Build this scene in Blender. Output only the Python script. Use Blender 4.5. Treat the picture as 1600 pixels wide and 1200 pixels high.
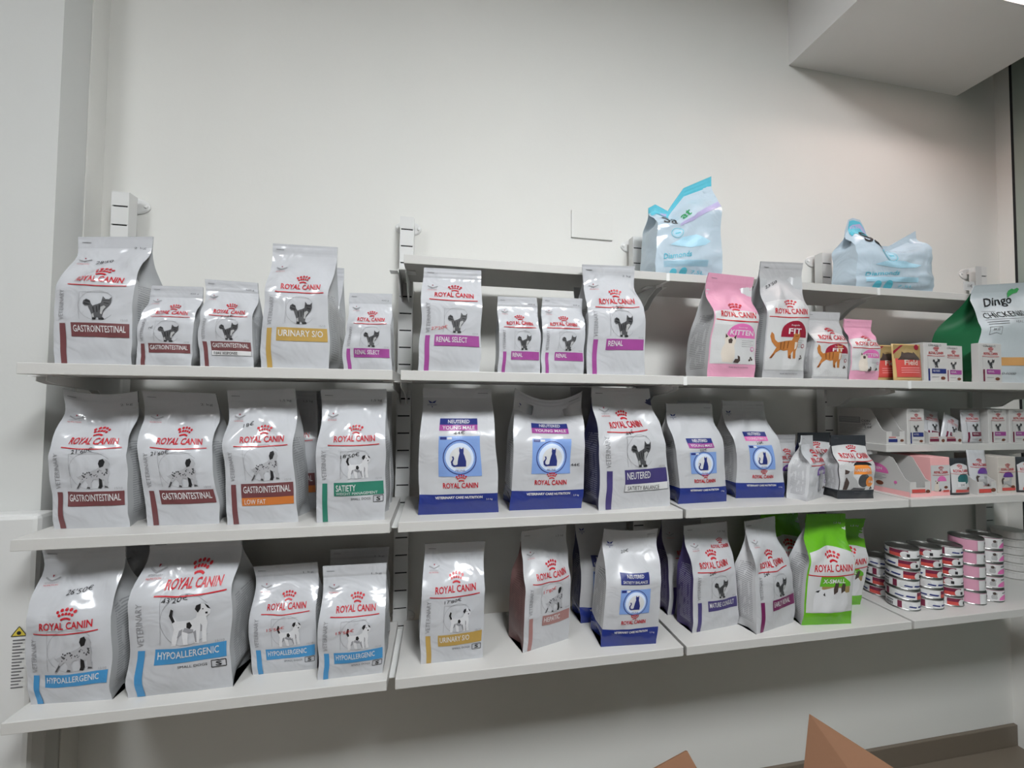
import bpy, bmesh, math, random
from mathutils import Vector, Matrix, noise
from mathutils.geometry import tessellate_polygon

for _o in list(bpy.data.objects):
    bpy.data.objects.remove(_o)
SC = bpy.context.scene
COL = SC.collection

# ------------------------------------------------------------------ camera
yaw, pitch, roll = 0.1781, 0.0329, 0.0093
fwd = Vector((math.sin(yaw) * math.cos(pitch), math.cos(yaw) * math.cos(pitch), math.sin(pitch)))
rgt = Vector((math.cos(yaw), -math.sin(yaw), 0))
upv = rgt.cross(fwd)
r2 = rgt * math.cos(roll) + upv * math.sin(roll)
u2 = upv * math.cos(roll) - rgt * math.sin(roll)
cam_d = bpy.data.cameras.new('camera')
cam_d.sensor_width = 36
cam_d.lens = 622.92 / 1600 * 36
cam_d.clip_start = 0.02
cam = bpy.data.objects.new('camera', cam_d)
COL.objects.link(cam)
cam.matrix_world = Matrix(((r2.x, u2.x, -fwd.x, 0.8316), (r2.y, u2.y, -fwd.y, -1.1996), (r2.z, u2.z, -fwd.z, 1.3575), (0, 0, 0, 1)))
SC.camera = cam

# ------------------------------------------------------------------ world, exposure
wd = bpy.data.worlds.new('world')
SC.world = wd
wd.use_nodes = True
wd.node_tree.nodes['Background'].inputs[0].default_value = (0.30, 0.36, 0.35, 1)
wd.node_tree.nodes['Background'].inputs[1].default_value = 0.35
SC.view_settings.view_transform = 'Standard'
SC.view_settings.look = 'None'
SC.view_settings.gamma = 1
SC.view_settings.exposure = 0.0
SC.view_settings.use_curve_mapping = False
# strengths of the three lamps (the lamps themselves are built with the ceiling)
PANEL_A = 75.0      # ceiling panel in front of bays two and three
PANEL_B = 33.0      # ceiling panel in front of bay one
BEAM_LAMP = 4.0    # tube sunk into the beam

# ------------------------------------------------------------------ materials
MATS = {}
def mat(name, col, rough=0.5, spec=0.5, metal=0.0, bump=0.0, bscale=20.0, emit=0.0, bdist=0.01, trans=0.0, alpha=1.0, coat=0.0):
    if name in MATS:
        return MATS[name]
    m = bpy.data.materials.new(name)
    m.use_nodes = True
    nt = m.node_tree
    b = nt.nodes['Principled BSDF']
    b.inputs['Base Color'].default_value = (col[0], col[1], col[2], 1)
    b.inputs['Roughness'].default_value = rough
    b.inputs['Specular IOR Level'].default_value = spec
    b.inputs['Metallic'].default_value = metal
    b.inputs['Transmission Weight'].default_value = trans
    b.inputs['Coat Weight'].default_value = coat
    if emit:
        b.inputs['Emission Color'].default_value = (col[0], col[1], col[2], 1)
        b.inputs['Emission Strength'].default_value = emit
    if bump:
        tc = nt.nodes.new('ShaderNodeTexCoord')
        n = nt.nodes.new('ShaderNodeTexNoise')
        n.inputs['Scale'].default_value = bscale
        n.inputs['Detail'].default_value = 2 if bscale < 30 else 3
        n.inputs['Distortion'].default_value = 1.3 if bscale < 30 else 0.6
        bp = nt.nodes.new('ShaderNodeBump')
        bp.inputs['Strength'].default_value = bump
        bp.inputs['Distance'].default_value = bdist
        nt.links.new(tc.outputs['Object'], n.inputs['Vector'])
        nt.links.new(n.outputs['Fac'], bp.inputs['Height'])
        nt.links.new(bp.outputs['Normal'], b.inputs['Normal'])
    MATS[name] = m
    return m

def srgb(r, g, b):
    f = lambda c: (c / 255 / 12.92) if c / 255 <= 0.04045 else ((c / 255 + 0.055) / 1.055) ** 2.4
    return (f(r), f(g), f(b))

def wall_mat(name, col, rough=0.85):
    m = mat(name, col, rough, 0.3, bump=0.06, bscale=60, bdist=0.004)
    nt = m.node_tree
    tc = nt.nodes.new('ShaderNodeTexCoord')
    n = nt.nodes.new('ShaderNodeTexNoise')
    n.inputs['Scale'].default_value = 1.3
    n.inputs['Detail'].default_value = 4
    cr = nt.nodes.new('ShaderNodeValToRGB')
    cr.color_ramp.elements[0].position = 0.3
    cr.color_ramp.elements[0].color = (col[0] * 0.97, col[1] * 0.97, col[2] * 0.97, 1)
    cr.color_ramp.elements[1].position = 0.7
    cr.color_ramp.elements[1].color = (min(1, col[0] * 1.02), min(1, col[1] * 1.02), min(1, col[2] * 1.02), 1)
    nt.links.new(tc.outputs['Object'], n.inputs['Vector'])
    nt.links.new(n.outputs['Fac'], cr.inputs['Fac'])
    nt.links.new(cr.outputs['Color'], nt.nodes['Principled BSDF'].inputs['Base Color'])
    return m

M_WALL = wall_mat('wall_paint', (0.70, 0.695, 0.665))
M_CEIL = wall_mat('ceiling_paint', (0.84, 0.83, 0.82))
M_PILLAR = wall_mat('pillar_paint', (0.60, 0.605, 0.59))
M_BOARD = mat('white_melamine', (0.55, 0.54, 0.52), 0.42, 0.4, bump=0.02, bscale=90)
M_STEEL = mat('white_powder_steel', (0.64, 0.64, 0.63), 0.4, 0.4)
M_BRACK = mat('grey_white_steel', (0.74, 0.74, 0.73), 0.45, 0.4)
M_SLOT = mat('slot_black', (0.01, 0.01, 0.012), 0.8)
M_INK = mat('black_ink', (0.015, 0.015, 0.018), 0.5)
M_GREY = mat('grey_ink', (0.13, 0.13, 0.14), 0.5)
M_LGREY = mat('light_grey_ink', (0.27, 0.27, 0.28), 0.45)
M_RED = mat('red_ink', srgb(184, 24, 38), 0.35)
M_REDPEN = mat('red_pen', srgb(190, 70, 70), 0.5)
M_WHITEINK = mat('white_ink', (0.62, 0.62, 0.62), 0.4)
M_PURE = mat('white_panel_print', (0.54, 0.54, 0.54), 0.3)
FILM = dict(rough=0.17, spec=0.55, bump=0.40, bscale=12.0, bdist=0.012)
M_FILM = mat('white_film', (0.495, 0.503, 0.527), **FILM)
M_FILM_MATT = mat('white_matt_film', (0.49, 0.494, 0.512), rough=0.30, spec=0.5, bump=0.32, bscale=14.0, bdist=0.012)
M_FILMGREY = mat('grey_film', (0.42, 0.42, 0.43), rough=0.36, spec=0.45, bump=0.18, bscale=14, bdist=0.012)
M_NAVY = mat('navy_film', srgb(36, 50, 120), **FILM)
M_PINK = mat('pink_film', srgb(208, 148, 172), rough=0.36, spec=0.45, bump=0.18, bscale=14, bdist=0.012)
M_GREEN = mat('green_film', srgb(98, 168, 34), **FILM)
M_BLACKF = mat('charcoal_film', (0.030, 0.032, 0.038), rough=0.36, spec=0.45, bump=0.15, bscale=14)
M_TIN = mat('tin_metal', (0.33, 0.33, 0.32), 0.38, 0.5, metal=1.0)
INK = {
 'brown': srgb(108, 62, 64), 'gold': srgb(178, 146, 78), 'magenta': srgb(150, 68, 138), 'blue': srgb(64, 136, 186),
 'teal': srgb(44, 118, 98), 'orange': srgb(192, 112, 52), 'rose': srgb(158, 116, 112), 'indigo': srgb(66, 58, 110),
 'plum': srgb(112, 30, 84), 'navy': srgb(38, 48, 112), 'sky': srgb(122, 152, 206), 'pale': srgb(206, 218, 238),
 'claret': srgb(140, 24, 48), 'pinklab': srgb(212, 106, 168), 'lime': srgb(96, 168, 38), 'violet': srgb(98, 60, 140),
 'ginger': srgb(176, 112, 56), 'gingerd': srgb(128, 74, 34), 'cream': srgb(206, 196, 184), 'sable': srgb(70, 58, 54),
 'cathair': srgb(74, 74, 76), 'catdark': srgb(28, 28, 30), 'catlight': srgb(168, 168, 168), 'setter': srgb(164, 164, 167), 'doglight': srgb(140, 140, 144),
 'dogwhite': srgb(204, 204, 206), 'aqua': srgb(92, 184, 204), 'aqual': srgb(168, 208, 226), 'lilac': srgb(176, 168, 206),
 'mint': srgb(60, 150, 96), 'heart': srgb(74, 170, 96), 'sand': srgb(212, 160, 100), 'khaki': srgb(150, 128, 84), 'fieldred': srgb(196, 78, 72),
 'kibble': srgb(110, 62, 44), 'dteal': srgb(44, 98, 100), 'wine': srgb(112, 36, 62), 'salmon': srgb(232, 172, 172), 'apricot': srgb(226, 138, 60),
}
def ink(n):
    return mat('ink_' + n, INK[n], 0.38, 0.45)

def side_mat(name, base, inkc, lo=0.08, hi=0.62):
    """gusset film with blocks of fine print: rows of broken lines driven by the gusset's own UV"""
    if name in MATS:
        return MATS[name]
    m = mat(name, base, rough=0.36, spec=0.45)
    nt = m.node_tree
    b = nt.nodes['Principled BSDF']
    uv = nt.nodes.new('ShaderNodeUVMap')
    sp = nt.nodes.new('ShaderNodeSeparateXYZ')
    nt.links.new(uv.outputs['UV'], sp.inputs[0])
    def mth(op, a, bb, cc=None):
        n = nt.nodes.new('ShaderNodeMath'); n.operation = op
        for i, x in enumerate((a, bb, cc)):
            if x is None: continue
            if isinstance(x, (int, float)): n.inputs[i].default_value = x
            else: nt.links.new(x, n.inputs[i])
        return n.outputs[0]
    v = sp.outputs['Y']; u = sp.outputs['X']
    fr = mth('FRACT', mth('MULTIPLY', v, 58.0), None)
    line = mth('LESS_THAN', fr, 0.45)
    nz = nt.nodes.new('ShaderNodeTexNoise')
    nz.inputs['Scale'].default_value = 9.0
    nz.inputs['Detail'].default_value = 4.0
    nt.links.new(uv.outputs['UV'], nz.inputs['Vector'])
    brk = mth('GREATER_THAN', nz.outputs['Fac'], 0.42)
    um = mth('MULTIPLY', mth('GREATER_THAN', u, 0.14), mth('LESS_THAN', u, 0.86))
    vm = mth('MULTIPLY', mth('GREATER_THAN', v, lo), mth('LESS_THAN', v, hi))
    fac = mth('MULTIPLY', mth('MULTIPLY', line, brk), mth('MULTIPLY', um, vm))
    mx = nt.nodes.new('ShaderNodeMix'); mx.data_type = 'RGBA'
    mx.inputs['A'].default_value = (*base, 1); mx.inputs['B'].default_value = (*inkc, 1)
    nt.links.new(mth('MULTIPLY', fac, 0.5), mx.inputs['Factor'])
    nt.links.new(mx.outputs['Result'], b.inputs['Base Color'])
    return m
S_WHITE = side_mat('gusset_white_print', (0.44, 0.45, 0.46), (0.12, 0.12, 0.13))
S_LINES = side_mat('gusset_bright_print', (0.56, 0.56, 0.57), (0.05, 0.05, 0.06))
S_BROWN = side_mat('gusset_brown_print', srgb(112, 84, 82), (0.04, 0.03, 0.03))
S_PURPLE = side_mat('gusset_purple_print', srgb(70, 60, 104), (0.45, 0.45, 0.55))
S_NAVY = side_mat('gusset_navy_print', srgb(48, 50, 84), (0.4, 0.4, 0.48))
S_GREEN = mat('gusset_green', srgb(34, 104, 66), 0.45)

# ------------------------------------------------------------------ mesh helpers
def link(name, verts, faces, mats, parent=None, midx=None, smooth=False, uvs=None):
    me = bpy.data.meshes.new(name)
    me.from_pydata([tuple(v) for v in verts], [], faces)
    for m in (mats if isinstance(mats, (list, tuple)) else [mats]):
        me.materials.append(m)
    if midx:
        for p, i in zip(me.polygons, midx):
            p.material_index = i
    if smooth:
        for p in me.polygons:
            p.use_smooth = True
    if uvs:
        l = me.uv_layers.new(name='UVMap')
        for p in me.polygons:
            for li in p.loop_indices:
                l.data[li].uv = uvs[me.loops[li].vertex_index]
    me.update()
    o = bpy.data.objects.new(name, me)
    COL.objects.link(o)
    if parent:
        o.parent = parent
    return o

def empty(name, loc=(0, 0, 0), rz=0.0):
    o = bpy.data.objects.new(name, None)
    o.empty_display_size = 0.05
    COL.objects.link(o)
    o.location = loc
    o.rotation_euler = (0, 0, rz)
    return o

def tag(o, label, cat, group=None):
    o['label'] = label
    o['category'] = cat
    if group:
        o['group'] = group
    return o

def struct(o):
    o['kind'] = 'structure'
    return o

class MB:
    """collects boxes and prisms into one mesh"""
    def __init__(s):
        s.v = []; s.f = []
    def box(s, x0, x1, y0, y1, z0, z1):
        n = len(s.v)
        s.v += [(x0, y0, z0), (x1, y0, z0), (x1, y1, z0), (x0, y1, z0), (x0, y0, z1), (x1, y0, z1), (x1, y1, z1), (x0, y1, z1)]
        s.f += [(n, n + 3, n + 2, n + 1), (n + 4, n + 5, n + 6, n + 7), (n, n + 1, n + 5, n + 4), (n + 1, n + 2, n + 6, n + 5), (n + 2, n + 3, n + 7, n + 6), (n + 3, n, n + 4, n + 7)]
        return s
    def prism_x(s, prof, x0, x1):
        """profile in (y, z), extruded along x"""
        n = len(s.v); k = len(prof)
        s.v += [(x0, a, b) for a, b in prof] + [(x1, a, b) for a, b in prof]
        s.f.append(tuple(range(n, n + k))); s.f.append(tuple(range(n + 2 * k - 1, n + k - 1, -1)))
        for i in range(k):
            j = (i + 1) % k
            s.f.append((n + i, n + k + i, n + k + j, n + j))
        return s
    def lathe(s, prof, n=28, cx=0, cy=0, cz=0, ax='z'):
        b = len(s.v); k = len(prof)
        for i in range(n):
            a = 2 * math.pi * i / n
            for r, z in prof:
                p = (r * math.cos(a), r * math.sin(a), z)
                if ax == 'y': p = (p[0], -p[2], p[1])
                s.v.append((cx + p[0], cy + p[1], cz + p[2]))
        for i in range(n):
            j = (i + 1) % n
            for q in range(k - 1):
                s.f.append((b + i * k + q, b + j * k + q, b + j * k + q + 1, b + i * k + q + 1))
        return s
    def build(s, name, m, parent=None, bevel=0.0, smooth=False):
        o = link(name, s.v, s.f, m, parent, smooth=smooth)
        bm = bmesh.new(); bm.from_mesh(o.data)
        bmesh.ops.remove_doubles(bm, verts=bm.verts, dist=1e-6)
        bmesh.ops.recalc_face_normals(bm, faces=bm.faces)
        bm.to_mesh(o.data); bm.free()
        if bevel:
            md = o.modifiers.new('bevel', 'BEVEL'); md.width = bevel; md.segments = 2; md.limit_method = 'ANGLE'
        return o

# ------------------------------------------------------------------ lettering
_TXT = {}
def text_mesh(s, bold=0.0):
    k = (s, bold)
    if k not in _TXT:
        cu = bpy.data.curves.new('lettering', 'FONT')
        cu.body = s; cu.size = 1; cu.resolution_u = 2; cu.offset = bold
        cu.fill_mode = 'FRONT'
        o = bpy.data.objects.new('lettering', cu)
        COL.objects.link(o)
        me = o.to_mesh()
        me.calc_loop_triangles()
        vs = [(v.co.x, v.co.y) for v in me.vertices]
        fs = [tuple(t.vertices) for t in me.loop_triangles]
        o.to_mesh_clear()
        bpy.data.objects.remove(o); bpy.data.curves.remove(cu)
        if not vs: vs = [(0, 0), (1, 0), (1, 1)]; fs = []
        x0 = min(v[0] for v in vs); x1 = max(v[0] for v in vs); y0 = min(v[1] for v in vs); y1 = max(v[1] for v in vs)
        vs = [((x - x0) / max(1e-6, x1 - x0), (y - y0) / max(1e-6, y1 - y0)) for x, y in vs]
        _TXT[k] = (vs, fs)
    return _TXT[k]

class Print:
    """flat print laid on a surface; coordinates are fractions (u across, v up) of the panel"""
    def __init__(s, surf, w, h, parent):
        s.surf, s.w, s.h, s.parent = surf, w, h, parent
        s.reset()
    def reset(s):
        s.t = []          # (material, layer, [(u, v) x 3])
    def tri(s, m, lay, a, b, c, lim=0.008):
        st = [(a, b, c, 0)]
        while st:
            a, b, c, d = st.pop()
            L = [math.hypot((p[0] - q[0]) * s.w, (p[1] - q[1]) * s.h) for p, q in ((a, b), (b, c), (c, a))]
            mx = max(L)
            if mx > lim and d < 12:
                i = L.index(mx)
                p, q, r = ((a, b, c), (b, c, a), (c, a, b))[i]
                mid = ((p[0] + q[0]) / 2, (p[1] + q[1]) / 2)
                st += [(p, mid, r, d + 1), (mid, q, r, d + 1)]
            else:
                s.t.append((m, lay, (a, b, c)))
    def poly(s, m, pts, lay=1):
        for t in tessellate_polygon([[Vector((p[0] * s.w, p[1] * s.h, 0)) for p in pts]]):
            a, b, c = (pts[i] for i in t)
            if (b[0] - a[0]) * (c[1] - a[1]) - (b[1] - a[1]) * (c[0] - a[0]) < 0: b, c = c, b
            s.tri(m, lay, a, b, c)
        return s
    def rect(s, m, u0, v0, u1, v1, lay=1, skew=0.0):
        return s.poly(m, [(u0, v0), (u1, v0 + skew), (u1, v1 + skew), (u0, v1)], lay)
    def art(s, m, pts, u, v, wu, lay=2, asp=1.0):
        """polygon in a unit box put with its lower left corner at (u, v), wu wide, true to shape"""
        hv = wu * s.w / s.h * asp
        return s.poly(m, [(u + x * wu, v + y * hv) for x, y in pts], lay)
    def disc(s, m, u, v, ru, lay=2, n=20, ry=1.0, a0=0, a1=360):
        k = s.w / s.h
        pts = [(u + ru * math.cos(math.radians(a0 + (a1 - a0) * i / n)), v + ru * ry * k * math.sin(math.radians(a0 + (a1 - a0) * i / n))) for i in range(n + (a1 - a0 < 360))]
        return s.poly(m, pts, lay)
    def path(s, m, pts, wd, lay=2):
        """line of width wd (fraction of panel width) through pts"""
        for a, b in zip(pts, pts[1:]):
            dx, dy = (b[0] - a[0]) * s.w, (b[1] - a[1]) * s.h
            L = math.hypot(dx, dy)
            if L < 1e-7: continue
            nx, ny = -dy / L * wd / 2, dx / L * wd * s.w / 2 / s.h
            s.poly(m, [(a[0] - nx, a[1] - ny), (b[0] - nx, b[1] - ny), (b[0] + nx, b[1] + ny), (a[0] + nx, a[1] + ny)], lay)
        return s
    def text(s, m, txt, u0, v0, u1, v1, lay=3, bold=0.0, rot=0, skew=0.0, wob=0.0):
        vs, fs = text_mesh(txt, bold)
        out = []
        for x, y in vs:
            if rot: out.append((u1 - y * (u1 - u0), v0 + x * (v1 - v0)))
            else: out.append((u0 + x * (u1 - u0), v0 + y * (v1 - v0) + skew * x + wob * math.sin(x * 9)))
        for a, b, c in fs:
            s.t.append((m, lay, (out[a], out[b], out[c])))
        return s
    def done(s, name, label=None):
        if not s.t:
            return None
        ms = []; V = []; F = []; mi = []; idx = {}
        for m, lay, tr in s.t:
            if m not in ms: ms.append(m)
            f = []
            for p in tr:
                key = (round(p[0], 5), round(p[1], 5), lay)
                if key not in idx:
                    idx[key] = len(V); V.append(s.surf(min(1, max(0, p[0])), min(1, max(0, p[1])), 0.0007 + 0.0003 * lay))
                f.append(idx[key])
            if len(set(f)) == 3:
                F.append(tuple(f)); mi.append(ms.index(m))
        o = link(name, V, F, ms, s.parent, midx=mi)
        if label: o['label'] = label
        s.reset()
        return o

# ------------------------------------------------------------------ animal art (unit boxes)
A_CAT = [(.30, 0), (.42, 0), (.44, .10), (.50, .10), (.52, 0), (.68, 0), (.70, .06), (.64, .12), (.66, .30), (.74, .42), (.80, .52), (.88, .60), (.93, .72), (.94, .98), (.85, .88), (.74, .88), (.64, 1.0), (.62, .84), (.60, .72), (.50, .66), (.40, .62), (.33, .58), (.28, .66), (.24, .80), (.12, .87), (.02, .79), (0, .66), (.08, .58), (.18, .58), (.22, .46), (.26, .34), (.30, .2)]
A_DOG = [(0, 0), (.08, 0), (.18, .20), (.28, .30), (.36, .16), (.32, .02), (.42, 0), (.46, .06), (.44, .20), (.50, .32), (.62, .30), (.66, .10), (.62, .02), (.72, 0), (.76, .08), (.75, .28), (.80, .30), (.82, .06), (.80, .02), (.94, .02), (.92, .10), (.90, .35), (.94, .55), (.90, .70), (.95, .82), (.90, .96), (.80, 1.0), (.70, .96), (.66, .82), (.68, .72), (.58, .64), (.44, .58), (.32, .54), (.22, .48), (.08, .40), (.02, .44), (.10, .34), (.16, .30), (.06, .12)]
A_TERRIER = [(.12, 0), (.22, 0), (.26, .2), (.34, .3), (.40, .02), (.50, 0), (.48, .28), (.60, .30), (.66, .02), (.76, 0), (.75, .3), (.80, .3), (.83, .02), (.93, .02), (.90, .3), (.92, .5), (.89, .66), (.98, .72), (1.0, .82), (.94, .96), (.82, 1.0), (.70, .97), (.66, .88), (.70, .78), (.67, .66), (.56, .60), (.36, .60), (.24, .60), (.14, .74), (.16, .90), (.08, .92), (.04, .74), (.12, .55), (.16, .4), (.12, .2)]
A_SITCAT = [(.30, .02), (.88, .02), (.90, .28), (.82, .55), (.76, .68), (.78, .82), (.77, 1.0), (.69, .91), (.60, .91), (.53, 1.0), (.50, .82), (.53, .70), (.45, .50), (.40, .28), (.38, .14), (.26, .10), (.14, .14), (.11, .26), (.20, .42), (.17, .54), (.05, .55), (.10, .47), (.11, .42), (0, .28), (.03, .10), (.16, .01)]
A_WALK = [(0, .02), (.08, .02), (.2, .22), (.36, .34), (.5, .3), (.62, .32), (.66, .04), (.76, 0), (.74, .2), (.80, .3), (.82, .02), (.92, .02), (.90, .3), (.95, .5), (.93, .66), (.99, .80), (.98, .98), (.90, .92), (.82, .93), (.74, 1.0), (.75, .84), (.71, .68), (.5, .66), (.34, .62), (.22, .60), (.12, .70), (.07, .9), (.0, .98), (-.03, .82), (.03, .62), (.14, .48), (.2, .42), (.1, .2)]
A_KIT = [(.1, .02), (.6, 0), (.7, .16), (.7, .4), (.64, .56), (.72, .72), (.74, .98), (.60, .87), (.38, .88), (.18, 1.0), (.17, .8), (.2, .66), (.08, .5), (.03, .3)]
A_KITTAIL = [(.66, .02), (.9, 0), (1.0, .08), (.98, .22), (.86, .26), (.88, .14), (.74, .14)]

def cat_art(p, u, v, wu, lay=2):
    p.art(ink('cathair'), A_CAT, u, v, wu, lay)
    D = ink('catdark')
    for q in ([(.04, .66), (.24, .60), (.24, .65), (.05, .72)], [(.06, .76), (.24, .72), (.22, .79), (.12, .82)], [(.32, .52), (.36, .30), (.40, .30), (.37, .54)], [(.44, .56), (.46, .30), (.50, .32), (.48, .58)], [(.54, .62), (.54, .40), (.57, .40), (.58, .64)], [(.66, .80), (.90, .80), (.90, .83), (.66, .84)], [(.70, .70), (.86, .66), (.87, .70), (.70, .74)], [(.30, .02), (.42, .02), (.42, .07), (.30, .06)], [(.53, .02), (.69, .02), (.66, .09), (.54, .06)]):
        p.art(D, q, u, v, wu, lay + 1)
    p.art(ink('catlight'), [(.60, .54), (.72, .60), (.78, .54), (.68, .40), (.63, .22), (.58, .26)], u, v, wu, lay + 1)
    p.art(ink('catlight'), [(.31, .10), (.38, .10), (.36, .26), (.31, .24)], u, v, wu, lay + 1)
def dog_art(p, u, v, wu, lay=2):
    p.art(ink('setter'), A_DOG, u, v, wu, lay)
    D = ink('catdark')
    p.art(D, [(.70, .96), (.80, 1.0), (.84, .90), (.78, .74), (.69, .70), (.66, .84)], u, v, wu, lay + 1)
    p.art(D, [(.63, .02), (.72, 0), (.76, .10), (.74, .30), (.66, .36), (.66, .12)], u, v, wu, lay + 1)
    rr = random.Random(5)
    for i in range(34):
        x = rr.uniform(.2, .88); y = .44 + (x - .2) * .22 + rr.uniform(-.13, .07); z = rr.uniform(.016, .04)
        p.art(ink('cathair'), [(x, y), (x + z, y - z * .4), (x + z * 1.3, y + z), (x + .2 * z, y + z * 1.2)], u, v, wu, lay + 1)
    for a in ([(.03, .02), (.08, .02), (.17, .18), (.14, .22)], [(.33, .02), (.42, 0), (.42, .06), (.36, .08)], [(.82, .04), (.92, .03), (.91, .07), (.83, .1)]):
        p.art(ink('cathair'), a, u, v, wu, lay + 1)
def terrier_art(p, u, v, wu, lay=2):
    p.art(ink('dogwhite'), A_TERRIER, u, v, wu, lay)
    D = ink('catdark')
    for q in ([(.66, .88), (.70, .97), (.80, 1.0), (.79, .88), (.72, .78)], [(.88, .99), (.95, .94), (1.0, .84), (.93, .88)], [(.05, .74), (.13, .56), (.19, .60), (.14, .74), (.16, .88), (.10, .91)], [(.44, .42), (.52, .38), (.57, .46), (.52, .56), (.45, .54)], [(.88, .73), (.93, .73), (.93, .78), (.88, .78)], [(.82, .85), (.85, .85), (.85, .88), (.82, .88)]):
        p.art(D, q, u, v, wu, lay + 1)
    for q in ([(.24, .18), (.34, .28), (.36, .40), (.28, .36)], [(.60, .30), (.67, .04), (.70, .04), (.66, .34)], [(.76, .30), (.80, .30), (.80, .44), (.76, .50)], [(.36, .34), (.48, .28), (.60, .30), (.60, .36), (.40, .42)]):
        p.art(ink('doglight'), q, u, v, wu, lay + 1)
def walk_art(p, u, v, wu, lay=2):
    p.art(ink('ginger'), A_WALK, u, v, wu, lay, 0.86)
    for q in ([(.3, .60), (.34, .36), (.37, .36), (.35, .62)], [(.44, .64), (.46, .36), (.49, .36), (.48, .65)], [(.58, .64), (.58, .38), (.61, .38), (.62, .66)], [(.0, .02), (.08, .02), (.16, .16), (.13, .2)], [(.66, .04), (.75, .01), (.74, .14), (.68, .14)], [(.80, .82), (.92, .82), (.92, .85), (.80, .85)]):
        p.art(ink('gingerd'), q, u, v, wu, lay + 1, 0.86)
    p.art(ink('cream'), [(.82, .62), (.92, .62), (.90, .40), (.84, .34)], u, v, wu, lay + 1, 0.86)
def kit_art(p, u, v, wu, lay=2):
    p.art(ink('cream'), A_KIT, u, v, wu, lay, 1.3)
    p.art(ink('sable'), A_KITTAIL, u, v, wu, lay + 1, 1.3)
    for q in ([(.36, .66), (.52, .66), (.56, .78), (.46, .84), (.34, .78)], [(.19, .99), (.20, .84), (.32, .88)], [(.73, .97), (.60, .87), (.70, .80)]):
        p.art(ink('sable'), q, u, v, wu, lay + 1, 1.3)
def crown(p, m, u, v, wu, lay=3):
    """rows of dots over a curved bar"""
    k = p.w / p.h
    for row, (n, sp, dy, r) in enumerate(((5, .95, .50, .080), (5, .72, .26, .070))):
        for i in range(n):
            x = (i / (n - 1) - .5) * sp
            p.disc(m, u + (x + .5) * wu, v + (dy + .16 * (1 - (2 * x) ** 2)) * wu * k, r * wu * 1.2, lay, 8)
    pts = [(u + (.22 + .56 * i / 6) * wu, v + (.06 + .10 * (1 - (i / 3 - 1) ** 2)) * wu * k) for i in range(7)]
    p.path(m, pts, .12 * wu, lay)
def logo(p, u0, v0, wu, m=None, lay=3, under=True, arc=0.0, cw=0.33):
    """the brand name with its crown and underline; v0 is the foot of the letters"""
    m = m or M_RED
    k = p.w / p.h
    hh = wu * 0.155 * k
    p.text(m, 'ROYAL CANIN', u0, v0, u0 + wu, v0 + hh, lay, 0.02, skew=arc)
    crown(p, m, u0 + wu * (0.5 - cw / 2) + .01, v0 + hh * 1.16 + arc / 2, wu * cw, lay)
    if under:
        yy = v0 - .07 * wu * k
        a, b = u0 - .13 * wu, min(.985, u0 + wu * 1.10)
        n = 10
        p.path(m, [(a + (b - a) * i / n, yy + (arc * i / n) - .028 * wu * k * math.sin(math.pi * i / n)) for i in range(n + 1)], .022 * wu, lay)
def vetmark(p, u, v, wu, lay=3):
    k = p.w / p.h
    p.path(M_LGREY, [(u, v + .5 * wu * k), (u + .3 * wu, v + .36 * wu * k), (u + .5 * wu, v + .28 * wu * k), (u + .7 * wu, v + .36 * wu * k), (u + wu, v + .5 * wu * k)], .10 * wu, lay)
    p.poly(ink('claret'), [(u + .42 * wu, v + .66 * wu * k), (u + .5 * wu, v + .5 * wu * k), (u + .58 * wu, v + .66 * wu * k)], lay)
    p.text(M_LGREY, 'VETERINARY', u + .06 * wu, v + .10 * wu * k, u + .94 * wu, v + .2 * wu * k, lay)
    p.text(M_REDPEN, 'NUTRITION', u + .06 * wu, v - .06 * wu * k, u + .94 * wu, v + .04 * wu * k, lay)

# ------------------------------------------------------------------ the bag
def smooth(a, b, x):
    t = min(1, max(0, (x - a) / (b - a)))
    return t * t * (3 - 2 * t)

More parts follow.
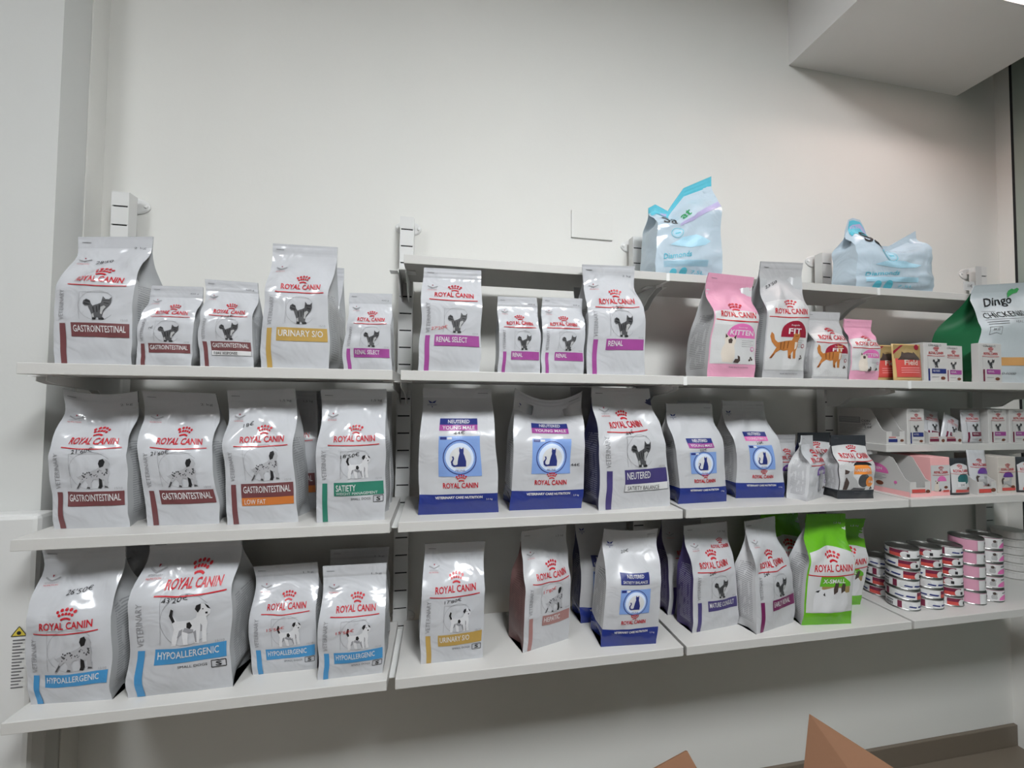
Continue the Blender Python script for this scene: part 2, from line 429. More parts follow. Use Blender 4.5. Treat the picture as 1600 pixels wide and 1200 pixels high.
class Bag:
    """block bottom food bag: front and back panels, V-folded gussets, flat sealed head"""
    def __init__(s, name, label, xl, yl, xr, yr, z, d, hl, hr, xtl, xtr, body=None, side=None, bands=(), head=None, fill=0.5,
                 seed=0, sag=0.0, crease=0.0, headh=0.026, amp=0.0032, bulge=0.009, cat='pet food bag', group=None, prof=None, lean=0.0, pinch=0.0, edge=0.007):
        s.w = math.hypot(xr - xl, yr - yl); th = math.atan2(yr - yl, xr - xl)
        s.h = (hl + hr) / 2; s.d = d
        cx, cy = (xl + xr) / 2, (yl + yr) / 2
        s.root = tag(empty(name, (cx, cy, z), th), label, cat, group)
        body = body or M_FILM; side = side or S_WHITE; head = head or body
        sn = math.sin(th)
        dl = (xtl - (xl - d / 2 * sn)) ; dr = (xtr - (xr - d / 2 * sn))
        vh = 1 - headh / s.h
        eps = 0.0012
        nz = Vector((seed * 3.17, seed * 1.31, seed * 0.7))
        fl = fill
        def hd(v):
            return eps + (d / 2 - eps) * (1 - smooth(fl, vh, v)) * (0.93 + 0.07 * smooth(0, .12, v))
        def pt(u, v, side_):
            k = v ** 1.3
            x = (u - .5) * s.w + (dl * (1 - u) + dr * u) * k
            e0 = noise.noise(Vector((v * 3.2, 7.1, 0)) + nz) * smooth(0, .15, v); e1 = noise.noise(Vector((v * 3.2, 1.7, 5)) + nz) * smooth(0, .15, v)
            x += edge * (e0 * (1 - u) + e1 * u)
            x += pinch * (0.5 - u) * 2 * math.exp(-((v - .80) / .10) ** 2)
            q = hd(v)
            bl = bulge * math.sin(math.pi * min(1, max(0, u))) ** .8 * math.sin(math.pi * min(1, v / .86)) ** .7 if v < .86 else 0
            wr = amp * (noise.noise(Vector((u * 2.6, v * 4.0, 0)) + nz) * 1.4 + 0.7 * noise.noise(Vector((u * 6, v * 9, 3)) + nz)) * smooth(0, .08, v) * (1 - .8 * smooth(vh - .02, vh + .01, v))
            # diagonal folds that run in from the shoulders
            sh = smooth(fl, fl + .12, v) * (1 - smooth(vh - .14, vh, v))
            wr += amp * 1.5 * sh * math.sin(9 * (u - .5) * (1 if u > .5 else -1) + 16 * v + seed)
            wr *= min(1.0, q / (amp * 4.0 + 1e-6))
            y = d / 2 + side_ * (q + bl * (1 if side_ < 0 else .6)) + (wr if side_ < 0 else wr * .5) + lean * v * v
            if side_ < 0 and crease:
                y += min(.85 * q, crease * max(0.0, min(1.0, (v - fl - .06) / .2) - abs(u - .5) * 1.7) * (1 - smooth(vh - .12, vh, v)))
            zz = v * (hl * (1 - u) + hr * u)
            zz -= sag * (1 - (2 * u - 1) ** 2) * smooth(.6, 1, v)
            if prof:
                zz *= 1 + (prof(u) - 1) * smooth(.25, 1, v)
            if v > vh:       # zip ribs pressed into the head
                y += side_ * 0.0005 * (1 if int((v - vh) / (1 - vh) * 5) % 2 else 0)
            return Vector((x, y, zz))
        us = [i / 20 for i in range(21)]
        cuts = sorted(set([b[0] for b in bands] + [b[1] for b in bands]) - {0, 1})
        vs = sorted(set([round(i / 26 * vh, 5) for i in range(27)] + cuts))
        for c in cuts:       # drop rows that sit too near a cut
            vs = [v for v in vs if v == c or abs(v - c) > .012 or v in (0,)]
        if vh not in vs: vs = [v for v in vs if v < vh - .005] + [vh]
        hv = [vh + (1 - vh) * i / 5 for i in range(6)]
        mats = [body, side]
        for b in bands:
            if b[2] not in mats: mats.append(b[2])
        def rowmat(v, default):
            for b in bands:
                if b[0] - 1e-6 <= v < b[1] - 1e-6: return mats.index(b[2])
            return default
        V = []; F = []; MI = []; UV = []
        def grid(fn, cols, rows, mi, flip):
            n0 = len(V)
            for v in rows:
                for c in cols:
                    V.append(fn(c, v)); UV.append((c, v))
            k = len(cols)
            for j in range(len(rows) - 1):
                for i in range(k - 1):
                    f = (n0 + j * k + i, n0 + j * k + i + 1, n0 + (j + 1) * k + i + 1, n0 + (j + 1) * k + i)
                    F.append(f[::-1] if flip else f); MI.append(rowmat(rows[j], mi))
        grid(lambda u, v: pt(u, v, -1), us, vs, 0, False)
        grid(lambda u, v: pt(u, v, 1), us[::2], vs, 0, True)
        def gus(e):
            def fn(c, v):
                a = pt(e, v, -1); b = pt(e, v, 1)
                g = math.sqrt(max(0, (d / 2) ** 2 - hd(v) ** 2)) * .92 - .004 * math.sin(math.pi * min(1, v / fl)) * (v < fl)
                t = 1 - abs(2 * c - 1)
                p = a.lerp(b, c); p.x += (g * t) * (1 if e == 0 else -1)
                return p
            return fn
        cs = [0, .25, .5, .75, 1]
        grid(gus(0), cs, vs, 1, True)
        grid(gus(1), cs, vs, 1, False)
        n0 = len(V)
        for u in us:
            V.append(pt(u, 0, -1)); UV.append((0, 0))
        for u in us:
            V.append(pt(u, 0, 1)); UV.append((0, 0))
        k = len(us)
        for i in range(k - 1):
            F.append((n0 + i, n0 + k + i, n0 + k + i + 1, n0 + i + 1)); MI.append(rowmat(0, 0))
        s.body = link('pouch', V, F, mats, s.root, midx=MI, smooth=True, uvs=UV)
        # sealed head, its own part
        V = []; F = []; MI = []; UV = []
        hr_ = [vh - .004] + hv[1:]
        grid(lambda u, v: pt(u, v, -1), us, [vh] + hv[1:], 0, False)
        grid(lambda u, v: pt(u, v, 1), us, [vh] + hv[1:], 0, True)
        n1 = len(us) * 5; n2 = len(us) * 6 + len(us) * 5
        for i in range(len(us) - 1):
            F.append((n1 + i, n1 + i + 1, n2 + i + 1, n2 + i)); MI.append(0)
        for e in (0, len(us) - 1):
            for j in range(5):
                a = j * len(us) + e; b = len(us) * 6 + a
                F.append((a, b, b + len(us), a + len(us))); MI.append(0)
        s.headpart = link('seal_strip', V, F, [head], s.root, midx=[0] * len(F))
        # lookup for print
        allv = [v for v in vs if v < vh] + hv
        G = [[pt(u, v, -1) for u in us] for v in allv]
        def surf(u, v, off):
            i = min(len(us) - 2, int(u * 20)); j = 0
            while j < len(allv) - 2 and allv[j + 1] < v: j += 1
            a = (u - us[i]) * 20; b = (v - allv[j]) / (allv[j + 1] - allv[j])
            p00, p10, p01, p11 = G[j][i], G[j][i + 1], G[j + 1][i], G[j + 1][i + 1]
            p = p00 * (1 - a) * (1 - b) + p10 * a * (1 - b) + p01 * (1 - a) * b + p11 * a * b
            n = ((p10 - p00) * (1 - b) + (p11 - p01) * b).cross((p01 - p00) * (1 - a) + (p11 - p10) * a)
            n.normalize()
            return p + n * off
        s.surf = surf
        s.p = Print(surf, s.w, s.h, s.body)

def vet_print(b, name, col, animal, lv=.60, bv=.16, bh=.115, weight='', sub=None, small=False, price=None, pen=None, pv=None, pu=.3, av=None, aw=None, logow=.60, lu=.25, arc=.0, bu=.24, veti=True, subcol=None, namew=None):
    p = b.p; k = b.w / b.h
    logo(p, lu, lv, logow, arc=arc); p.done('brand_logo')
    c = ink(col)
    p.rect(c, bu, bv, .97, bv + bh, 1, arc * .6)
    nw = namew or min(.64, .058 * len(name))
    p.text(M_WHITEINK, name, bu + .03, bv + bh * .34, bu + .03 + nw, bv + bh * .82, 3, .01, skew=arc * .5)
    if sub == 'LOW FAT':
        p.rect(ink('orange'), bu, bv - bh * .55, .97, bv, 1, arc * .6)
        p.text(M_WHITEINK, sub, bu + .04, bv - bh * .45, bu + .34, bv - bh * .12, 3)
    elif sub and subcol == 'in':
        p.text(M_WHITEINK, sub, bu + .03, bv + bh * .06, bu + .62, bv + bh * .26, 3)
    elif sub:
        p.rect(M_WHITEINK, bu, bv - bh * .5, .97, bv, 1, arc * .6)
        p.path(M_GREY, [(bu, bv), (bu, bv - bh * .5), (.97, bv - bh * .5 + arc * .6), (.97, bv)], .006, 2)
        p.text(M_INK, sub, bu + .04, bv - bh * .40, bu + .50, bv - bh * .12, 3)
    p.done('product_banner')
    if small:
        p.text(M_INK, 'SMALL DOGS', .50, bv - .035, .78, bv - .018, 2)
        p.path(M_INK, [(.82, bv - .055), (.96, bv - .055), (.96, bv - .008), (.82, bv - .008), (.82, bv - .055)], .008, 2)
        p.text(M_INK, 'S', .86, bv - .047, .92, bv - .016, 3, .02)
        p.done('size_mark')
    av = av if av is not None else bv + bh + .02
    aw = aw or (.44 if animal != 'cat' else .36)
    au = .60 - aw / 2
    f = {'cat': cat_art, 'dog': dog_art, 'terrier': terrier_art}[animal]
    f(p, au, av, aw)
    R = aw * .62
    cxu, cv = au + aw * .45, av + R * k * .98
    p.path(M_LGREY, [(cxu + R * math.cos(i * math.pi / 14), cv + R * k * math.sin(i * math.pi / 14)) for i in range(3, 26)], .004, 1)
    p.path(M_LGREY, [(cxu - R, cv - R * k * .95), (cxu - R, cv + R * k * .9), (cxu + R * .6, cv + R * k * .9)], .004, 1)
    p.done('animal_picture')
    p.rect(c, .09, .005, .165, bv + bh * .95, 1); p.done('side_stripe')
    if veti: p.text(M_LGREY, 'VETERINARY', .085, bv + bh + .02, .15, lv - .06, 2, rot=1)
    p.done('vertical_lettering')
    vetmark(p, .09, .76, .17); p.done('veterinary_mark')
    p.path(M_GREY, [(.06, .955), (.18, .952)], .008, 2); p.done('tear_mark')
    if weight: p.text(M_GREY, weight, .76, .895, .93, .918, 2); p.done('weight_lettering')
    p.text(M_LGREY, '15/10', .86, bv + bh + .012, .95, bv + bh + .028, 2); p.done('small_print')
    if price:
        pv = pv if pv is not None else lv - .12
        p.text(pen or M_INK, price, pu, pv, pu + .044 * len(price), pv + .028, 3, 0, skew=.018, wob=.003)
        p.done('price_note')

def neutered_print(b, second, seccol, price, weight, boxv=.66, one=False, sub=None):
    p = b.p; k = b.w / b.h
    n = ink('navy')
    p.rect(n, .25, boxv, .76, boxv + .048, 1)
    p.text(M_WHITEINK, 'NEUTERED', .36, boxv + .010, .65, boxv + .037, 3, .012)
    p.rect(ink(seccol), .25, boxv - .044, .76, boxv, 1)
    p.text(M_WHITEINK, second, .29, boxv - .034, .72, boxv - .010, 3, .01)
    p.done('product_banner')
    q0 = .30; q1 = boxv - .085
    p.rect(ink('sky'), .25, q0, .79, q1, 1)
    cv = (q0 + q1) / 2 - .008; R = .205
    p.disc(n, .52, cv, R * 1.05, 2, 28); p.disc(ink('sky'), .52, cv, R * .99, 3, 28); p.disc(ink('pale'), .52, cv, R * .88, 4, 28); p.disc(M_WHITEINK, .53, cv - .005, R * .68, 5, 24)
    p.rect(n, .265, q1 - .026, .35, q1 - .006, 2); p.rect(M_WHITEINK, .36, q1 - .024, .42, q1 - .008, 2)
    p.text(n, 'FELINE', .46, cv - R * .86 * k, .58, cv - R * .74 * k, 6)
    p.art(n, A_SITCAT, .405, cv - R * .58 * k, .215, 6, 1.15)
    p.done('cat_emblem')
    logo(p, .30, .208, .44, under=False, cw=.28); p.done('brand_logo')
    p.text(M_WHITEINK, 'VETERINARY CARE NUTRITION', .20, .125, .80, .145, 3, .03); p.done('base_lettering')
    if weight: p.text(M_WHITEINK, weight, .85, .105, .93, .122, 3); p.done('weight_lettering')
    vm = ink('navy')
    p.poly(vm, [(.07, .895), (.115, .883), (.13, .875), (.145, .883), (.19, .895), (.165, .87), (.095, .87)], 2)
    p.text(vm, 'VETERINARY', .06, .850, .20, .862, 2); p.poly(vm, [(.12, .845), (.14, .845), (.13, .832)], 2)
    p.done('veterinary_mark')
    p.path(M_GREY, [(.80, .957), (.95, .957)], .006, 2)
    p.done('tear_mark')
    if price:
        p.text(M_INK, price, .44, boxv - .077, .44 + .05 * len(price), boxv - .053, 3, skew=.008)
        p.done('price_note')

def retail_print(b, top, name, labcol, art, lowcol=None, price=None, small='', name_w=.5, arcv=.66, white=True, lv=.60, lowv=.12, lab=True, labx=.62):
    p = b.p; k = b.w / b.h
    if white:
        n = 12
        pts = [(.02, lowv), (.98, lowv)] + [(.98 - .96 * i / n, arcv - .03 + .03 * math.sin(math.pi * i / n)) for i in range(n + 1)]
        p.poly(M_PURE, pts, 0); p.done('white_panel')
    logo(p, .14, lv, .76, cw=.32); p.done('brand_logo')
    if lab:
        R = .32
        n = 14
        v0 = lv - .19
        p.poly(ink(labcol), [(labx + R, v0)] + [(labx + R * math.cos(math.pi * i / n), v0 + .135 * math.sin(math.pi * i / n) ** .8) for i in range(n + 1)], 1)
        p.text(M_WHITEINK, name, labx - name_w / 2 + .02, v0 + .025, labx + name_w / 2 - .02, v0 + .072, 3, .02)
        if small: p.text(M_WHITEINK, small, labx - .10, v0 + .088, labx + .10, v0 + .104, 3)
        p.done('product_label')
    art(p); p.done('animal_picture')
    for i in range(4):
        p.path(M_LGREY, [(.64, lv - .215 - i * .018), (.90 - .05 * (i % 2), lv - .215 - i * .018)], .006, 2)
    p.done('description_lines')
    p.disc(ink(labcol), .88, .27, .045, 2, 12); p.disc(M_PURE, .88, .27, .030, 3, 10); p.done('feature_icon')
    for du, dv in ((0, 0), (.05, .006), (.025, .022)):
        p.disc(ink('sable'), .83 + du, .165 + dv, .022, 2, 8)
    p.done('kibble_icon')
    if lowv > .05: p.text(M_GREY, 'FELINE HEALTH NUTRITION', .40, lowv - .035, .82, lowv - .024, 2); p.done('small_print')
    p.path(M_GREY, [(.08, .955), (.2, .952)], .008, 2)
    p.done('tear_mark')
    if price:
        p.text(M_INK, price[0], price[1], price[2], price[1] + .055 * len(price[0]), price[2] + .03, 3, skew=price[3])
        p.done('price_note')

ZA, Z1, Z2, Z3, ZI = 1.7166, 1.4175, 1.0672, 0.7156, 1.2200
W = 0.732
# ------------------------------------------------------------------ the room
HC = 2.95
M_SHOP = wall_mat('shop_wall_paint', (0.52, 0.52, 0.51))
M_FLOOR = wall_mat('floor_tile', srgb(118, 108, 96), 0.35)
M_SKIRT = wall_mat('skirting_tile', srgb(112, 102, 90), 0.45)
struct(MB().box(-.083, 3.25, .05, .20, 0, HC).build('wall_back', M_WALL))
struct(MB().box(-2.5, -.083, -.079, .20, 0, HC).build('wall_left_pillar', M_PILLAR))
struct(MB().box(-.083, -.0795, -.004, .012, 0, HC).box(-.083, -.081, .012, .05, 0, HC).build('trim_1', M_WALL, bevel=.001))
struct(MB().box(-2.6, -2.5, -4.2, -.079, 0, HC).build('wall_left', M_SHOP))
struct(MB().box(-2.6, 3.25, -4.3, -4.2, 0, HC).build('wall_front', M_SHOP))
struct(MB().box(3.10, 3.25, .004, .05, 0, HC).box(3.10, 3.25, -4.2, -3.2, 0, HC).build('wall_right', M_WALL))
struct(MB().box(-2.6, 3.25, -4.3, .2, -.1, 0).build('floor', M_FLOOR))
struct(MB().box(-2.6, 3.25, -4.3, .2, HC, HC + .1).build('ceiling', M_CEIL))
struct(MB().box(-.083, 3.10, .038, .05, 0, .080).build('baseboard_back', M_SKIRT, bevel=.002))
# glazed side: gasket, aluminium post and tinted pane
win = struct(MB().box(3.098, 3.2, -.040, -.004, 0.02, HC).box(3.098, 3.2, -3.2, -3.15, 0.02, HC).box(3.098, 3.2, -3.2, -.004, 0, .06).build('window_1', mat('sage_aluminium', srgb(150, 160, 152), .4, .4), bevel=.001))
MB().box(3.099, 3.19, -.004, .004, 0, HC).build('gasket', M_SLOT, win)
MB().box(3.099, 3.19, -.044, -.040, 0.06, HC).build('gasket', M_SLOT, win)
MB().box(3.135, 3.143, -3.15, -.044, .06, HC).build('pane', mat('tinted_glass', srgb(150, 176, 168), .03, .5, trans=.75), win)
# boxed beam with a lamp sunk into its underside
bx0, bx1, bz = 2.10, 2.90, 2.61
ax0, ax1, ay0, ay1 = 2.15, 2.85, -.58, -.28
bm_ = MB().box(bx0, bx0 + .02, -4.2, .05, bz, HC).box(bx1 - .02, bx1, -4.2, .05, bz, HC)
bm_.box(bx0 + .02, ax0, -4.2, .05, bz, bz + .02).box(ax1, bx1 - .02, -4.2, .05, bz, bz + .02).box(ax0, ax1, ay1, .05, bz, bz + .02).box(ax0, ax1, -4.2, ay0, bz, bz + .02)
struct(bm_.build('ceiling_beam', M_CEIL))
lamp = tag(empty('recessed_lamp', (2.5, -.43, bz)), 'white recessed tube lamp sunk into the underside of the ceiling beam', 'lamp')
hs = MB().box(-.35, -.345, -.15, .15, 0, .14).box(.345, .35, -.15, .15, 0, .14).box(-.35, .35, -.15, -.145, 0, .14).box(-.35, .35, .145, .15, 0, .14).box(-.35, .35, -.15, .15, .135, .14)
hs.build('housing', mat('lamp_white', (.8, .8, .8), .5), lamp)
tb = MB()
tb.lathe([(0, 0), (.016, 0), (.016, .62), (0, .62)], 12)
tb.v = [(z - .31, x, y + .10) for x, y, z in tb.v]
tb.build('tube', mat('tube_glow', (1.0, .78, .72), .5, emit=BEAM_LAMP * 6), lamp)
for i, (px, pw) in enumerate(((1.35, PANEL_A), (-.75, PANEL_B))):
    t = tag(empty('ceiling_panel_light', (px, -1.84, HC)), ('square white ceiling panel light in front of the middle bays', 'square white ceiling panel light in front of the leftmost bay')[i], 'lamp', 'ceiling panel lights')
    MB().box(-.31, .31, -.31, -.29, -.03, 0).box(-.31, .31, .29, .31, -.03, 0).box(-.31, -.29, -.29, .29, -.03, 0).box(.29, .31, -.29, .29, -.03, 0).build('frame', M_STEEL, t)
    MB().box(-.29, .29, -.29, .29, -.022, -.015).build('diffuser', mat('panel_glow_%d' % i, (.95, .98, 1.0), .5, emit=pw), t)
# blank cover plate on the wall
cp = tag(empty('cover_plate', (1.3225, .05, 1.887)), 'blank white cover plate on the wall above the second bay', 'cover plate')
MB().box(-.0725, .0725, -.006, 0, 0, .092).build('plate', M_WALL, cp, bevel=.0015)

# ------------------------------------------------------------------ uprights
ORD = ['leftmost', 'second', 'third', 'fourth', 'rightmost']
UPX = [-.004, W - .004, 2 * W + .002, 3 * W + .002, 4 * W - .004]
for i, ux in enumerate(UPX):
    t = tag(empty('slotted_upright', (ux, 0, .66)), 'white slotted steel upright on the wall, %s of five' % ORD[i], 'shelf upright', 'slotted wall uprights')
    top = 1.886 - .66
    MB().box(-.020, -.0175, 0, .030, 0, top).box(.0175, .020, 0, .030, 0, top).box(-.0175, .0175, .028, .030, 0, top).box(-.020, .020, 0, .030, top, top + .002).build('channel', M_STEEL, t)
    f = MB(); s = MB(); zs = [1.85 - .66 - .05 * n for n in range(25)]
    prev = top
    for z in zs:
        if z < .01: break
        f.box(-.0175, .0175, 0, .002, z + .002, prev); prev = z - .002
        s.box(-.0165, .0165, .0025, .004, z - .003, z + .003)  # black strip behind each open slot, painting in the shade of the hole
    f.box(-.0175, .0175, 0, .002, 0, prev)
    f.build('slotted_face', M_STEEL, t); s.build('slot_shade', M_SLOT, t)
    for zf in (1.872 - .66, 1.0 - .66, .70 - .66):
        fl = MB().lathe([(0, 0), (.040, 0), (.040, .003), (.034, .005), (0, .005)], 24, 0, .0499, zf, 'y')
        fl.v = [(x, y, zf + (z - zf) * .56) for x, y, z in fl.v]
        fo = fl.build('wall_flange', M_STEEL, t, smooth=False)
        MB().lathe([(0, 0), (.006, 0), (.006, .030)], 10, 0, .050, zf, 'y').build('stem', M_STEEL, t)
        for sx in (-1, 1):
            MB().lathe([(.005, 0), (.005, .002), (.003, .003), (0, .003)], 10, sx * .031, .0452, zf, 'y').build('screw', M_BRACK, fo)

# ------------------------------------------------------------------ shelves and brackets
def shelf(x0, x1, z, D, label, clipR=False):
    t = tag(empty('shelf_board', (x0, 0, z - .0231)), label, 'shelf', 'white shelf boards')
    MB().box(0, x1 - x0, -D, -.002, 0, .0231).build('board', M_BOARD, t, bevel=.0012)
    if clipR:
        MB().box(x1 - x0 - .001, x1 - x0 + .009, -D - .001, -D + .05, -.001, .0215).build('joint_clip', M_BRACK, t)
BAY = ['leftmost bay', 'second bay', 'third bay', 'rightmost bay']
for i in (1, 2, 3):
    shelf(i * W + (.002 if i > 1 else .004), (i + 1) * W - .002, ZA, .169, 'white shelf board of the shallow top row, %s' % BAY[i], i < 3)
for r, (z, D, nm) in enumerate(((Z1, .248, 'second row from the top'), (Z2, .243, 'third row from the top'), (Z3, .2434, 'bottom row'))):
    for i in range(4):
        g = .009 if i in (0, 1) else .004
        shelf(i * W + (.003 if i == 0 else (.009 if i == 1 else (.006 if r else .003))), (i + 1) * W - (.009 if i == 0 else (.003 if r else .002)), z, D, 'white shelf board of the %s, %s' % (nm, BAY[i]), r == 0 and i in (1, 2))
shelf(3 * W + .004, 4 * W - .002, ZI, .18, 'short white extra shelf board between two rows in the rightmost bay')
def bracket(ux, z, D, label):
    t = tag(empty('shelf_bracket', (ux, 0, z - .0231)), label, 'bracket', 'steel shelf brackets')
    L = D - .045
    prof = [(0, 0), (-L, 0), (-L, -.012), (-L + .02, -.018), (-.075, -.030), (-.045, -.055), (0, -.060)]
    MB().prism_x(prof, -.0105, -.0085).prism_x(prof, .0085, .0105).build('arm', M_BRACK, t)
    MB().box(-.0085, .0085, -L, 0, -.003, -.001).build('saddle', M_BRACK, t)
    for sx in (-1, 1):
        MB().box(sx * .0095 - .012 + (.012 if sx > 0 else -.012), sx * .0095 + .012 + (.012 if sx > 0 else -.012), -L + .012, -L + .045, -.0025, -.0005).build('lug', M_BRACK, t)
RN = [(ZA, .169, 'shallow top row'), (Z1, .248, 'second row'), (Z2, .243, 'third row'), (Z3, .2434, 'bottom row')]
for r, (z, D, nm) in enumerate(RN):
    for i, ux in enumerate(UPX):
        if r == 0 and i == 0: continue
        dx = .012 if i == 0 else (-.012 if i == 4 else 0)
        bracket(ux + dx, z, D, 'white steel bracket under the %s of shelves at the %s upright' % (nm, ORD[i]))
for i in (3, 4):
    bracket(UPX[i] + (.016 if i == 3 else -.012), ZI, .18, 'white steel bracket under the short extra shelf at the %s upright' % ORD[i])
# ------------------------------------------------------------------ bags: second row from the top (Z1)
YF = -.225
def row1(name, label, x0, x1, d, hl, hr, tl, tr, **k):
    return Bag(name, label, x0, YF, x1, YF, Z1, d, hl, hr, tl, tr, **k)
b = row1('cat_food_bag', 'large white cat food bag marked GASTROINTESTINAL, far left above the dog food', .046, .184, .10, .284, .296, .044, .186, seed=1, amp=.0034, fill=.55)
vet_print(b, 'GASTROINTESTINAL', 'brown', 'cat', lv=.60, bv=.20, bh=.10, weight='2 kg', price="28'50", pv=.76, pu=.32, arc=-.01, namew=.66)
b = row1('cat_food_bag', 'small white GASTROINTESTINAL cat food bag with a 7 euro price, second from left', .193, .297, .065, .180, .183, .201, .297, seed=2)
vet_print(b, 'GASTROINTESTINAL', 'brown', 'cat', lv=.615, bv=.155, bh=.11, weight='400 g', price='7€', pv=.42, pu=.25, namew=.66)
b = row1('cat_food_bag', 'small white cat food bag marked GASTROINTESTINAL FIBRE RESPONSE', .315, .421, .065, .201, .199, .304, .412, seed=3)
vet_print(b, 'GASTROINTESTINAL', 'brown', 'cat', lv=.59, bv=.18, bh=.10, weight='400 g', sub='FIBRE RESPONSE', price="7'10€", pv=.53, pu=.42, namew=.66)
b = row1('cat_food_bag', 'large white cat food bag with gold URINARY S/O banner', .436, .578, .10, .300, .302, .434, .577, seed=4, amp=.0036, fill=.52)
vet_print(b, 'URINARY S/O', 'gold', 'cat', lv=.60, bv=.205, bh=.10, logow=.62, av=.335)
b = Bag('cat_food_bag', 'white bag mostly hidden behind the URINARY S/O cat food bag', 0.430, -.104, .572, -.104, Z1, .08, .285, .285, .43, .567, seed=41)
b = row1('cat_food_bag', 'small white RENAL SELECT cat food bag left of the second upright', .611, .719, .065, .187, .190, .615, .716, seed=5)
vet_print(b, 'RENAL SELECT', 'magenta', 'cat', lv=.60, bv=.155, bh=.11, weight='400 g', namew=.50)
b = row1('cat_food_bag', 'large white RENAL SELECT cat food bag with its head under the top shelf', .779, .926, .10, .266, .268, .788, .932, seed=6, amp=.0018, fill=.6)
vet_print(b, 'RENAL SELECT', 'magenta', 'cat', lv=.68, bv=.23, bh=.10, logow=.64, lu=.22, price="27'20€", pen=M_REDPEN, pv=.37, pu=.17, namew=.5, aw=.34)
b = row1('cat_food_bag', 'small white RENAL cat food bag, left one of the pair', .971, 1.079, .065, .198, .200, .973, 1.078, seed=7)
vet_print(b, 'RENAL', 'magenta', 'cat', lv=.60, bv=.165, bh=.105, weight='400 g', logow=.64, lu=.2, namew=.24, bu=.28)
b = row1('cat_food_bag', 'small white RENAL cat food bag, right one of the pair', 1.083, 1.194, .065, .203, .204, 1.088, 1.196, seed=8)
vet_print(b, 'RENAL', 'magenta', 'cat', lv=.60, bv=.165, bh=.105, weight='400 g', logow=.62, lu=.19, namew=.24, bu=.30)
b = row1('cat_food_bag', 'large white RENAL cat food bag leaning left by the third upright', 1.204, 1.366, .10, .297, .302, 1.202, 1.354, seed=9, amp=.003, fill=.5, pinch=.004, lean=-.016)
vet_print(b, 'RENAL', 'magenta', 'cat', lv=.615, bv=.215, bh=.095, logow=.64, lu=.22, arc=.012, weight='2 kg', price="28'20", pv=.565, pu=.42, namew=.25, bu=.30)
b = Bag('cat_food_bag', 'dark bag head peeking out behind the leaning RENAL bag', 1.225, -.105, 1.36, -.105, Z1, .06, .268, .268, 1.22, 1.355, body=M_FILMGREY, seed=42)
b = row1('kitten_food_bag', 'large pink and white KITTEN food bag with a folded pink head', 1.550, 1.697, .10, .297, .292, 1.575, 1.718, body=M_PINK, side=S_LINES, seed=10, crease=.012, fill=.48, amp=.003, lean=-.024)
def _kit(p): kit_art(p, .20, .135, .42)
retail_print(b, M_PINK, 'KITTEN', 'pinklab', _kit, arcv=.64, lv=.56, lowv=.125, small='Second Age', name_w=.56)
b = row1('cat_food_bag', 'tall grey and white FIT cat food bag with a ginger cat', 1.722, 1.858, .10, .340, .345, 1.740, 1.886, body=M_FILMGREY, side=S_WHITE, seed=11, fill=.5, amp=.0036, crease=.008, lean=-.026)
def _walk(p): walk_art(p, .10, .16, .66)
retail_print(b, M_FILMGREY, 'FIT', 'claret', _walk, arcv=.66, lv=.53, lowv=.07, small='Regular', name_w=.34, price=("23'50", .14, .76, .06))
b = row1('cat_food_bag', 'small grey and white FIT cat food bag with a ginger cat', 1.884, 2.007, .065, .204, .205, 1.900, 2.018, body=M_FILMGREY, side=S_LINES, seed=12, fill=.5)
retail_print(b, M_FILMGREY, 'FIT', 'claret', _walk, arcv=.68, lv=.56, lowv=.04, small='Regular', name_w=.34)
b = row1('kitten_food_bag', 'small pink and white KITTEN food bag beside the gold pouches', 2.014, 2.117, .065, .187, .187, 2.036, 2.138, body=M_PINK, side=S_WHITE, seed=13, fill=.5)
retail_print(b, M_PINK, 'KITTEN', 'pinklab', _kit, arcv=.68, lv=.54, lowv=.15, name_w=.5)

# ------------------------------------------------------------------ bags: third row (Z2)
def bag(z, name, label, L, R, d, hl, hr, tl, tr, **k):
    return Bag(name, label, L[0], L[1], R[0], R[1], z, d, hl, hr, tl, tr, **k)
g = dict(lv=.60, bv=.165, bh=.105, weight='2 kg', namew=.66, logow=.62)
b = bag(Z2, 'dog food bag'.replace(' ', '_'), 'white GASTROINTESTINAL dog food bag with an upswept head corner, leftmost', (.026, -.184), (.170, -.190), .10, .300, .296, -.004, .146, seed=14, sag=.010, crease=.012)
vet_print(b, 'GASTROINTESTINAL', 'brown', 'dog', price="21'60€", pv=.535, pu=.34, **g)
b = bag(Z2, 'dog_food_bag', 'white GASTROINTESTINAL dog food bag, second from left in its row', (.203, -.190), (.347, -.194), .10, .297, .292, .152, .307, seed=15, crease=.014, pinch=-.004)
vet_print(b, 'GASTROINTESTINAL', 'brown', 'dog', price="21'60€", pv=.52, pu=.20, **g)
g['weight'] = '1,5 kg'
b = bag(Z2, 'dog_food_bag', 'white GASTROINTESTINAL LOW FAT dog food bag in front of two others', (.370, -.208), (.516, -.207), .09, .300, .306, .343, .486, seed=16, amp=.003)
vet_print(b, 'GASTROINTESTINAL', 'brown', 'dog', sub='LOW FAT', price='18€', pv=.71, pu=.27, **{**g, 'bv': .20})
for k, (x0, y0, lab) in enumerate(((.385, -.097, 'grey looking bag directly behind the LOW FAT dog food bag'), (.412, -.014, 'rearmost bag by the wall behind the LOW FAT dog food bag'))):
    b = bag(Z2, 'dog_food_bag', lab, (x0, y0), (x0 + .142, y0), .062 if k == 0 else .028, .302, .302, x0 - .008 + k * .01, x0 + .125 + k * .006, seed=50 + k, amp=.002)
    vet_print(b, 'GASTROINTESTINAL', 'brown', 'dog', sub='LOW FAT', **{**g, 'bv': .20})
